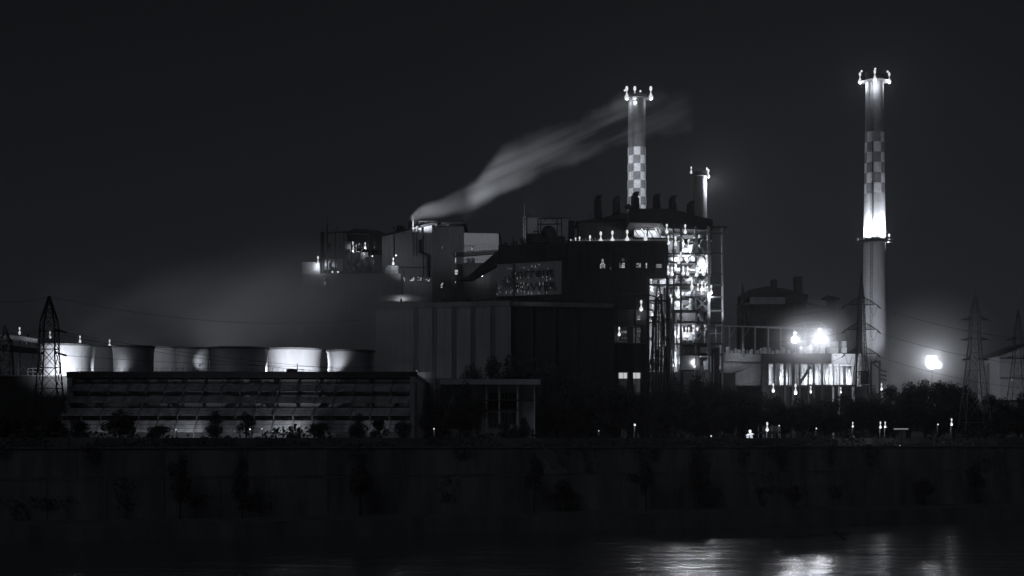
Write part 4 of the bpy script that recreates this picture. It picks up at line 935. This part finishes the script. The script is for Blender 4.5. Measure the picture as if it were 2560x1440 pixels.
for i in range(24): m.beam(P(1300, 1070 - i * 4.6, D5 + 1), P(1307, 1070 - i * 4.6, D5 + 1), .05)
m.beam(P(1300, 1080, D5 + 1), P(1300, 962, D5 + 1), .08); m.beam(P(1307, 1080, D5 + 1), P(1307, 962, D5 + 1), .08); build(m, "ladder", STEELD, of)
flood(P(1218, 1084, 257), P(1214, 1050, 263), 16, "small uplight at the left column of the office block", 80, s=.4)
flood(P(1322, 1084, 256), P(1325, 1000, 265), 45, "small uplight at the right end of the office block", 100, s=.4)

# ------------------------------------------------------------------ pylons and cables
def pylon(px, D, prof, arms, label, bw=.16, step=1.0, matl=STEELD, group="lattice power pylons"):
    cx = X(px, D); root = thing("lattice_pylon", label, "pylon", (cx, D, G), group)
    pz = [(Z(y, D), hw * u(D)) for y, hw in prof]          # top first
    if pz[-1][0] > G + .5:
        (z1, h1), (z2, h2) = pz[-2], pz[-1]; pz.append((G, h2 + (h2 - h1) * (z2 - G) / max(z1 - z2, .1)))
    else: pz[-1] = (G, pz[-1][1])
    def hw(z):
        for (z1, h1), (z2, h2) in zip(pz, pz[1:]):
            if z2 <= z <= z1: return h1 + (h2 - h1) * (z1 - z) / (z1 - z2)
        return pz[-1][1]
    for sx, sy in ((-1, -1), (1, -1), (1, 1), (-1, 1)):
        m = MB()
        for (z1, h1), (z2, h2) in zip(pz, pz[1:]): m.beam((cx + sx * h1, D + sy * h1, z1), (cx + sx * h2, D + sy * h2, z2), bw * 1.5)
        build(m, "leg", matl, root)
    m = MB(); z = pz[0][0] - .8
    while z > G + .5:
        h1 = hw(z); dz = max(1.1, h1 * 1.9) * step; z2 = max(z - dz, G); h2 = hw(z2)
        for (ax, ay, bx_, by_) in ((-1, -1, 1, -1), (1, -1, 1, 1), (1, 1, -1, 1), (-1, 1, -1, -1)):
            m.beam((cx + ax * h1, D + ay * h1, z), (cx + bx_ * h2, D + by_ * h2, z2), bw * .6); m.beam((cx + bx_ * h1, D + by_ * h1, z), (cx + ax * h2, D + ay * h2, z2), bw * .75)
            m.beam((cx + ax * h1, D + ay * h1, z), (cx + bx_ * h1, D + by_ * h1, z), bw * .7)
        z = z2
    build(m, "lattice", matl, root)
    for y, l, r, rise in arms:
        zA = Z(y, D); h1 = hw(zA)
        for s, L in ((-1, l), (1, r)):
            if not L: continue
            m = MB()
            tip = Vector((cx + s * L * u(D), D, zA)); up = rise * u(D)
            for sy in (-1, 1):
                a = Vector((cx + s * h1, D + sy * h1, zA)); b = Vector((cx + s * hw(zA + up), D + sy * hw(zA + up), zA + up))
                m.beam(a, tip, bw); m.beam(b, tip, bw)
                for k in (1, 2, 3): m.beam(a + (tip - a) * k / 4, b + (tip - b) * k / 4, bw * .6); m.beam(a + (tip - a) * k / 4, b + (tip - b) * (k - 1) / 4, bw * .6)
            build(m, "crossarm", matl, root)
    return root, cx
lp, lpx = pylon(123, 262, [(740, 1), (803, 17), (830, 19), (890, 19.5), (935, 23), (1105, 38)], [(828, 26, 24, 6), (884, 26, 24, 5)], "dark broad lattice pylon in front of the leftmost fan stack", .13, 1.25)
m = MB(); m.path([P(145, 825, 262), P(167, 832, 262)], .16, 8); m.path([P(148, 884, 262), P(167, 889, 262)], .16, 8); build(m, "insulator", STEELD, lp)
pylon(12, 290, [(812, 1), (835, 6), (860, 14), (935, 17), (1105, 26)], [(852, 20, 20, 5)], "smaller dark lattice pylon at the left frame edge", .13)
rp, rpx = pylon(2153, 330, [(680, .8), (720, 4), (752, 7), (830, 9), (900, 12), (965, 19), (1000, 26), (1105, 44)], [(762, 38, 40, 20), (824, 40, 40, 18), (884, 36, 40, 16)], "dark lattice pylon standing against the tall right chimney", .075, 1.7)
m = MB()
for yy in (766, 828, 888):
    for s in (-1, 1):
        a = P(2153 + s * 40, yy - 3, 330); b = P(2153 + s * 22, yy, 330)
        m.path([a + (b - a) * k / 8 + Vector((0, 0, -2.1 * math.sin(math.pi * k / 8))) for k in range(9)], .035, 5); m.path([a, a + Vector((s * .7, 0, -.7))], .13, 6)
build(m, "insulator", STEELD, rp)
pylon(2437, 300, [(727, .8), (783, 10), (850, 12), (930, 19), (985, 24), (1020, 28), (1105, 36)], [(800, 35, 35, 8), (850, 35, 35, 7), (900, 32, 35, 6)], "faintly lit tall lattice pylon right of the huge floodlight", .09, 1.6, STEELG)
pylon(2545, 330, [(775, 1), (830, 8), (900, 11), (960, 17), (1105, 34)], [(850, 30, 30, 6), (895, 32, 32, 6)], "dark lattice pylon before the pale gabled shed", .06, 1.6)
pylon(1646, 270, [(700, 1), (780, 10), (860, 15), (940, 22), (1066, 36), (1105, 40)], [(800, 34, 34, 8), (850, 34, 34, 8)], "dim lattice pylon rising from the trees before the pipe rack", .09, 1.0, STEELD)
def cable(a, b, sag, label, r=.03):
    m = MB(); a, b = Vector(a), Vector(b); m.path([a + (b - a) * k / 24 - Vector((0, 0, sag * 4 * (k / 24) * (1 - k / 24))) for k in range(25)], r, 5)
    o = build(m, "power_cable", STEELD, None, False, a); tag(o, label, "cable", "overhead power cables")
cable(P(123, 741, 262), P(900, 800, 300), 2.2, "topmost cable running right from the left pylon's peak")
cable(P(167, 832, 262), P(900, 925, 262), .8, "cable leaving the left pylon's upper insulator")
cable(P(160, 838, 263), P(900, 935, 263), .9, "cable just under the left pylon's upper insulator line")
cable(P(167, 889, 262), P(940, 918, 263), .5, "cable leaving the left pylon's lower insulator across the fan stacks")
cable(P(123, 741, 262), P(-60, 738, 240), 1, "cable from the left pylon's peak out of the left frame edge")
cable(P(100, 828, 262), P(-60, 826, 250), .5, "cable from the left pylon's upper arm out of the left frame edge")
for y, wd in ((763, "top"), (826, "middle"), (886, "bottom")):
    cable(P(2193, y + 4, 330), P(2620, y + 90, 300), 1.2, "cable leaving the right end of the chimney pylon's %s arm" % wd, .028)
    cable(P(2113, y + 4, 330), P(1790, y + 20 + (60 if wd == "bottom" else 0), 400), 1.5, "cable leaving the left end of the chimney pylon's %s arm" % wd, .028)

# ------------------------------------------------------------------ trees
def tree_protos():
    out = []
    for sd in range(6):
        random.seed(100 + sd); t = MB(); t.path([(0, 0, 0), (.01, 0, .2), (-.01, .01, .42), (.02, 0, .6)], .035, 8, r1=.012)
        lobes = []
        for k in range(9 + sd % 3):
            a = random.uniform(0, TAU); rr = random.uniform(.08, .3); z = random.uniform(.38, .82)
            lobes.append((Vector((math.cos(a) * rr, math.sin(a) * rr, z)), random.uniform(.12, .2)))
        lobes.append((Vector((random.uniform(-.08, .08), 0, .84)), .15))
        for c, r in lobes: t.path([(0, 0, .3 + random.uniform(0, .15)), tuple(c * .6 + Vector((0, 0, .14))), tuple(c)], .012, 5, r1=.004)
        cr = MB()
        for c, r in lobes:
            for k in range(340):
                d = Vector((random.gauss(0, 1), random.gauss(0, 1), random.gauss(0, .85))).normalized() * r * random.uniform(.45, 1.08)
                p = c + d; s = random.uniform(.013, .03); n = Vector((random.gauss(0, 1), random.gauss(0, 1), random.gauss(0, 1) + .5)).normalized()
                a = n.orthogonal().normalized(); b = n.cross(a); th = random.uniform(0, TAU); a, b = a * math.cos(th) + b * math.sin(th), b * math.cos(th) - a * math.sin(th)
                cr.face([p - a * s, p + b * s * .55, p + a * s, p - b * s * .55])
        out.append((t.mesh("trunk", BARK), cr.mesh("crown", FOL)))
    return out
TP = tree_protos()
def tree(px, ytop, D, wpx, k, label, group, gz=G, name="tree"):
    cx = X(px, D); hgt = Z(ytop, D) - gz; wd = wpx * u(D) / .8
    r = bpy.data.objects.new(name, None); COL.objects.link(r); r.location = (cx, D, gz); r.rotation_euler = (0, 0, (px * 7.3) % 6.28); r.scale = (wd, wd, hgt)
    tag(r, label, "tree", group)
    for nm, me in zip(("trunk", "crown"), TP[k % 6]):
        o = bpy.data.objects.new(nm, me); COL.objects.link(o); o.parent = r
    return r
random.seed(77)
gA = "dark trees massed along the right bank"
LA = "dark leafy tree in the unlit mass along the right bank"
top = [(1600, 1000), (1650, 965), (1690, 938), (1740, 925), (1790, 950), (1830, 966), (1890, 972), (1940, 985), (1995, 988), (2050, 985), (2100, 982), (2150, 985), (2195, 976), (2235, 957), (2275, 946), (2310, 944), (2350, 940), (2385, 946), (2420, 972), (2465, 982), (2510, 986), (2560, 974)]
for i, (px, y) in enumerate(top): tree(px, y + 4 + random.uniform(-3, 6), 385 - (i % 3) * 18 if px < 2400 else 318, random.uniform(75, 105), i, LA, gA)
for i in range(27): tree(1590 + i * 38 + random.uniform(-10, 10), random.uniform(1000, 1030), random.uniform(285, 310), random.uniform(70, 100), i + 2, LA, gA)
gB = "dark trees before the turbine hall"; LB = "dark tree in the unlit clump before the turbine hall"
for i, (px, y, wpx) in enumerate(((1180, 905, 90), (1222, 886, 100), (1275, 881, 110), (1325, 888, 110), (1380, 905, 110), (1430, 925, 100), (1480, 940, 100), (1530, 948, 90), (1575, 955, 80))): tree(px, y, 345 + (i % 2) * 12, wpx, i, LB, gB)
for i, (px, y, wpx) in enumerate(((1352, 985, 60), (1395, 975, 90), (1445, 968, 95), (1500, 965, 95), (1550, 968, 95), (1600, 975, 90), (1420, 1015, 80), (1480, 1020, 90), (1540, 1018, 90))): tree(px, y, 285, wpx, i + 1, LB, gB)
gC = "trees before the cooling tower"
for px, y, wpx, k, lab in ((540, 1024, 62, 0, "round dark tree left of centre before the louvred tower"), (615, 1026, 62, 3, "wider dark tree just right of the round one before the louvres"),
    (300, 1022, 110, 2, "broad dark tree before the left part of the louvred tower"), (900, 1032, 60, 1, "tree before the right part of the louvred tower"), (950, 1040, 50, 4, "smaller tree near the louvred tower's right end"),
    (800, 1055, 60, 5, "low bushy tree right of the brightest louvres"), (735, 1064, 50, 0, "low tree under the brightest louvre patch"), (395, 1062, 60, 5, "low tree beside the broad one before the louvres"), (1010, 1048, 50, 3, "tree at the very right end of the louvred tower")):
    tree(px, y, 252, wpx, k, lab, gC)
for i, px in enumerate((15, 70, 130, 190)): tree(px, 1035 + 8 * (i % 2), 250, 80, i, "dark tree before the plain block at the left frame edge", "dark trees at the left frame edge")
gD = "dark trees beside the office block"; LD = "dark tree in the clump left of the office block"
for i, (px, y, wpx) in enumerate(((1075, 985, 70), (1120, 960, 85), (1165, 948, 80), (1195, 985, 70), (1100, 1030, 60), (1150, 1020, 80))): tree(px, y, 258 - (i % 2) * 4, wpx, i, LD, gD)
for i, (px, y, wpx) in enumerate(((1262, 1048, 38), (1312, 1040, 40), (1290, 1060, 40))): tree(px, y, 253, wpx, i, "%s low bush-like tree from the left before the office block" % ORD[(0, 2, 1)[i]], "low trees before the office block")
# low hedge masses along the bank top
random.seed(31)
hd = MB()
for i in range(9000):
    s = random.uniform(-110, 160); t = 26 + random.uniform(0, 3.5); hh = 1.6 + .9 * math.sin(s * .21) + .7 * math.sin(s * .53 + 1); z = G + random.uniform(0, max(.5, hh + .3))
    p = Vector(bank(s, t, z)); r = random.uniform(.15, .4); n = Vector((random.gauss(0, 1), random.gauss(0, 1), random.gauss(0, 1))).normalized(); a = n.orthogonal().normalized(); b = n.cross(a)
    hd.face([p - a * r, p + b * r * .6, p + a * r, p - b * r * .6])
for i in range(7000):
    s = random.uniform(-110, 160); hh = .9 + .7 * math.sin(s * .31 + 2) + .5 * math.sin(s * .83); z = G + random.uniform(0, max(.25, hh + .2))
    p = Vector(bank(s, random.uniform(14.2, 17), z)); r = random.uniform(.12, .32); n = Vector((random.gauss(0, 1), random.gauss(0, 1), random.gauss(0, 1))).normalized(); a = n.orthogonal().normalized(); b = n.cross(a)
    hd.face([p - a * r, p + b * r * .6, p + a * r, p - b * r * .6])
struct(hd, "bank_shrubs", FOL, 'stuff')
cp = MB()
for k in range(46):
    s0 = random.uniform(-95, 130); zt = random.choice((G + .3, G + .3, 7.2, 5)); ln = random.uniform(1, 4); wd = random.uniform(.5, 2.2)
    for i in range(90):
        f = random.random(); p = Vector(bank(s0 + random.gauss(0, wd * (1 - .6 * f)), 12.82 - random.uniform(0, .25), zt - ln * f)); r = random.uniform(.1, .26)
        n = Vector((random.gauss(0, 1), random.gauss(0, 1), random.gauss(0, 1))).normalized(); a = n.orthogonal().normalized(); b = n.cross(a)
        cp.face([p - a * r, p + b * r * .6, p + a * r, p - b * r * .6])
struct(cp, "wall_creepers", FOL, 'stuff')
# small trees on the lower promenade
gE = "small trees on the lower promenade"
for i, (px, y, wpx) in enumerate(((450, 1130, 70), (605, 1135, 55), (900, 1128, 75), (1335, 1128, 60), (1412, 1195, 80), (1615, 1150, 45), (1745, 1130, 60), (1985, 1210, 40), (2310, 1190, 70), (2440, 1150, 60))):
    s = (px - 1280) / F * 215; 
    k_ = (px - 1280) / F; t_ = 9.5; # solve bank line x = k*y
    d_ = (B0 + bn * t_); y_ = (d_.y * bd.x - d_.x * bd.y) / (bd.x - k_ * bd.y)
    tree(px, y, y_, wpx, i, "small thin tree against the dim river wall", gE, gz=2.0, name="small_tree")

# ------------------------------------------------------------------ street lights along the bank
gS = "street lights along the bank top"
sl_ = [(1085, 1072, .5, "beside the left trunk of the clump left of the office"), (625, 1073, .55, "under the wider tree before the louvres"), (655, 1072, .4, "just right of the light under the wider tree"), (440, 1074, .4, "left of the round tree before the louvres"),
    (1587, 1062, .8, "glowing through leaves left of the dim pylon"), (1497, 1077, .35, "alone on the dark bank right of the office block"), (1778, 1090, .5, "low on the bank left of the brightest roadside lamp"), (1875, 1078, 1.1, "large and low, left of the roadside twin lamp"), (1918, 1074, 1.0, "the brightest roadside twin lamp on the right bank"), (1948, 1064, .45, "right of the brightest roadside lamp"),
    (2041, 1071, .5, "small and lone, midway along the right bank"), (2132, 1066, .6, "above the bank below the tall right chimney"), (2201, 1068, .75, "left of the dotted light strip"), (2213, 1067, .7, "touching the left end of the dotted light strip"), (2345, 1061, .5, "below the huge floodlight"), (2379, 1061, .8, "at the right of the bank below the huge floodlight"), (2250, 1115, .5, "lowest, on the river wall top under the light strip")]
for px, py, s, wd in sl_:
    D_ = 246 if py < 1100 else 240
    lamp(px, py, D_, "street light %s" % wd, gS, 14 * s * s, s * .55, 'twin' if px in (1918, 2201, 2213, 2132, 2379) else 'small', "street_lamp", post=True if py < 1100 else None, off=(0, -.8, -1.2))
lst = MB()
for i in range(13): p = P(2236 + i * 2.8, 1072 + (i % 2) * .6, 246); lst.box(p.x - .06, p.x + .06, p.y, p.y + .1, p.z - .08, p.z + .08)
lt = thing("light_strip", "dotted strip of tiny lights low on the right bank", "light strip", P(2253, 1076, 246)); build(lst, "bulbs", WIN2, lt)
m = MB(); m.beam(P(2234, 1075, 246.2), P(2272, 1075, 246.2), .15); m.beam((X(2253, 246.2), 246.2, G), P(2253, 1075, 246.2), .12); build(m, "rail", STEELD, lt)
pv = thing("roadside_pavilion", "small lit open pavilion behind the brightest roadside lamp", "pavilion", (X(1925, 252), 252, G))
m = MB(); m.pbox(1893, 1952, 1062, 1065, 251, 4); m.pbox(1893, 1952, 1079, 1084, 251, 4); build(m, "roof", DARKCL, pv)
m = MB()
for px in (1896, 1908, 1930, 1950): m.beam((X(px, 251.3), 251.3, G), P(px, 1063, 251.3), .15)
build(m, "post", CONC, pv)
m = MB(); m.pbox(1906, 1950, 1065, 1079, 254, .2); build(m, "back_wall", PALE, pv)
ptr = thing("bank_kiosk", "pale squat kiosk lit at the left of the roadside pavilion", "kiosk", (X(1873, 246.6), 246.6, G))
m = MB(); m.prism(ppts(246.6, [(1866, 1099), (1882, 1099), (1882, 1086), (1866, 1088)]), 246.6, 248); build(m, "body", PALE, ptr)
m = MB(); m.prism(ppts(246.6, [(1864, 1088), (1884, 1086), (1884, 1084.5), (1878, 1082), (1864, 1087)]), 246.3, 248.4); build(m, "roof", PIPE, ptr)

# ------------------------------------------------------------------ smoke, steam and haze
def curve(n, src, pts):
    fc = n.nodes.new("ShaderNodeFloatCurve"); c = fc.mapping.curves[0]; fc.mapping.use_clip = False
    while len(c.points) < len(pts): c.points.new(.5, .5)
    for q, (x, y) in zip(c.points, pts): q.location = (x, y)
    fc.mapping.update(); n.links.new(src, fc.inputs["Value"]); return fc.outputs[0]
def mth(n, op, a, b=None, clamp=False):
    k = n.nodes.new("ShaderNodeMath"); k.operation = op; k.use_clamp = clamp
    for i, v in enumerate((a, b)):
        if v is None: continue
        if isinstance(v, (int, float)): k.inputs[i].default_value = v
        else: n.links.new(v, k.inputs[i])
    return k.outputs[0]
def vol_mat(name, density_fn, aniso=.3, col=(.95, .97, 1.0)):
    m = bpy.data.materials.new(name); m.use_nodes = True; n = m.node_tree
    n.nodes.remove(n.nodes["Principled BSDF"]); out = n.nodes["Material Output"]
    pv_ = n.nodes.new("ShaderNodeVolumePrincipled"); pv_.inputs["Color"].default_value = (*col, 1); pv_.inputs["Anisotropy"].default_value = aniso
    n.links.new(pv_.outputs[0], out.inputs["Volume"])
    tc = n.nodes.new("ShaderNodeTexCoord"); d = density_fn(n, tc)
    if isinstance(d, float): pv_.inputs["Density"].default_value = d
    else: n.links.new(d, pv_.inputs["Density"])
    return m
def noise(n, vec, scale, stretch, rot=0, detail=4):
    mp = n.nodes.new("ShaderNodeMapping"); mp.vector_type = 'TEXTURE'; stretch = [1 / v for v in stretch]; mp.inputs["Scale"].default_value = stretch; mp.inputs["Rotation"].default_value = (0, rot, 0)
    n.links.new(vec, mp.inputs[0]); ns = n.nodes.new("ShaderNodeTexNoise"); ns.inputs["Scale"].default_value = scale; ns.inputs["Detail"].default_value = detail
    n.links.new(mp.outputs[0], ns.inputs["Vector"]); return ns.outputs[0]
def plume_density(n, tc):
    sp_ = n.nodes.new("ShaderNodeSeparateXYZ"); n.links.new(tc.outputs["Generated"], sp_.inputs[0])
    uu, wy, vv = sp_.outputs[0], sp_.outputs[1], sp_.outputs[2]
    wob = noise(n, tc.outputs["Object"], .07, (1, 1, 1), 0, 3)
    vv = mth(n, 'ADD', vv, mth(n, 'MULTIPLY', mth(n, 'SUBTRACT', wob, .5), mth(n, 'MULTIPLY', uu, .55)))
    cen = curve(n, uu, [(0, .06), (.016, .08), (.068, .135), (.137, .172), (.225, .225), (.285, .315), (.345, .41), (.44, .505), (.56, .587), (.67, .667), (.767, .745), (.877, .77), (1, .79)])
    wid = curve(n, uu, [(0, .018), (.016, .026), (.068, .06), (.137, .08), (.233, .115), (.315, .17), (.425, .2), (.56, .19), (.67, .19), (.767, .18), (1, .16)])
    amp = curve(n, uu, [(0, 0), (.012, 0), (.02, 2.0), (.06, 1.1), (.13, .6), (.2, .42), (.26, .26), (.35, .19), (.5, .17), (.65, .15), (.75, .12), (.85, .075), (.95, .03), (1, 0)])
    dz = mth(n, 'DIVIDE', mth(n, 'SUBTRACT', vv, cen), wid); dy = mth(n, 'DIVIDE', mth(n, 'SUBTRACT', wy, .5), mth(n, 'MULTIPLY', wid, 2.1))
    r2 = mth(n, 'ADD', mth(n, 'MULTIPLY', dz, dz), mth(n, 'MULTIPLY', dy, dy))
    fall = mth(n, 'POWER', mth(n, 'SUBTRACT', 1.0, r2, True), 1.6)
    ns = noise(n, tc.outputs["Object"], .16, (.13, .5, 1.15), R(-23), 4)
    nn = mth(n, 'MULTIPLY', mth(n, 'SUBTRACT', ns, .41, True), 8.5)
    nn = mth(n, 'ADD', mth(n, 'MULTIPLY', nn, mth(n, 'MULTIPLY', uu, 2.2, True)), mth(n, 'SUBTRACT', 1.0, mth(n, 'MULTIPLY', uu, 2.2, True)))
    return mth(n, 'MULTIPLY', mth(n, 'MULTIPLY', fall, nn), mth(n, 'MULTIPLY', amp, .55))
def vbox(name, x0, x1, y0, y1, z0, z1, m):
    b = MB(); b.box(x0, x1, y0, y1, z0, z1); c = ((x0 + x1) / 2, (y0 + y1) / 2, z0); o = build(b, name, m, None, False, c); o['kind'] = 'stuff'; return o
vbox("smoke", X(1010, D1), X(1740, D1), D1 - 8, D1 + 16, Z(575, D1), Z(200, D1), vol_mat("smoke plume", plume_density, .45))
def steam_density(n, tc):
    sp_ = n.nodes.new("ShaderNodeSeparateXYZ"); n.links.new(tc.outputs["Generated"], sp_.inputs[0])
    uu, wy, vv = sp_.outputs[0], sp_.outputs[1], sp_.outputs[2]
    hz = curve(n, uu, [(0, .4), (.12, .62), (.3, .66), (.5, .72), (.7, .85), (.85, .8), (1, .6)])
    am = curve(n, uu, [(0, 0), (.08, .5), (.22, .95), (.45, 1), (.7, 1), (.85, .75), (1, 0)])
    d = mth(n, 'DIVIDE', vv, hz); fall = mth(n, 'POWER', mth(n, 'SUBTRACT', 1.0, mth(n, 'MULTIPLY', d, d), True), 1.2)
    dy = mth(n, 'MULTIPLY', mth(n, 'SUBTRACT', wy, .5), 2.0); fy = mth(n, 'SUBTRACT', 1.0, mth(n, 'MULTIPLY', dy, dy), True)
    ns = noise(n, tc.outputs["Object"], .045, (.5, 1, 1.1), R(-25), 3)
    nn = mth(n, 'MULTIPLY', mth(n, 'SUBTRACT', ns, .39, True), 5.4)
    return mth(n, 'MULTIPLY', mth(n, 'MULTIPLY', mth(n, 'MULTIPLY', fall, fy), am), mth(n, 'MULTIPLY', nn, .036))
DV = 345
vbox("steam", X(20, DV), X(1080, DV), DV - 35, DV + 45, Z(905, DV), Z(560, DV), vol_mat("drifting steam", steam_density, .45))
def puff_density(n, tc):
    mp = n.nodes.new("ShaderNodeVectorMath"); mp.operation = 'SUBTRACT'; mp.inputs[1].default_value = (.5, .5, .25); n.links.new(tc.outputs["Generated"], mp.inputs[0])
    sc2 = n.nodes.new("ShaderNodeVectorMath"); sc2.operation = 'MULTIPLY'; sc2.inputs[1].default_value = (2, 2, 1.4); n.links.new(mp.outputs[0], sc2.inputs[0])
    ln = n.nodes.new("ShaderNodeVectorMath"); ln.operation = 'LENGTH'; n.links.new(sc2.outputs[0], ln.inputs[0])
    return mth(n, 'MULTIPLY', mth(n, 'POWER', mth(n, 'SUBTRACT', 1.0, ln.outputs["Value"], True), 1.3), .16)
vbox("steam_puff", X(935, 425), X(1078, 425), 418, 432, Z(753, 425), Z(733, 425), vol_mat("steam puff", puff_density, .2))
def halo_density(n, tc):
    mp = n.nodes.new("ShaderNodeVectorMath"); mp.operation = 'SUBTRACT'; mp.inputs[1].default_value = (.5, .5, .5); n.links.new(tc.outputs["Generated"], mp.inputs[0])
    ln = n.nodes.new("ShaderNodeVectorMath"); ln.operation = 'LENGTH'; n.links.new(mp.outputs[0], ln.inputs[0])
    return mth(n, 'MULTIPLY', mth(n, 'POWER', mth(n, 'SUBTRACT', 1.0, mth(n, 'MULTIPLY', ln.outputs["Value"], 2.0), True), 1.6), .085)
HALO = vol_mat("lamp mist", halo_density, .3)  # added volume shaping the bloom round the three brightest lamps
for px, py, D_, rr in ((1987, 850, D3 - 7, 10), (2049, 846, D3 - 7, 12.5), (2331, 905, 418, 22)):
    c = P(px, py, D_); vbox("mist", c.x - rr, c.x + rr, c.y - rr, c.y + rr, c.z - rr, c.z + rr, HALO)
vh = thing("roof_vent", "small dark vent inside the glowing steam puff on the turbine hall roof", "vent", (X(1003, 417), 417, Z(756, 417)))
m = MB(); m.path([P(1003, 760, 417), P(1003, 750, 417)], .25, 8); m.ball(P(1003, 750.5, 417), .4, .35, 8); build(m, "cowl", STEELD, vh)
point(vh, P(1003, 752, 425), 350, .8)
vbox("haze", -420, 420, -30, 900, -3, 150, vol_mat("night haze", lambda n, tc: .00013, .72))
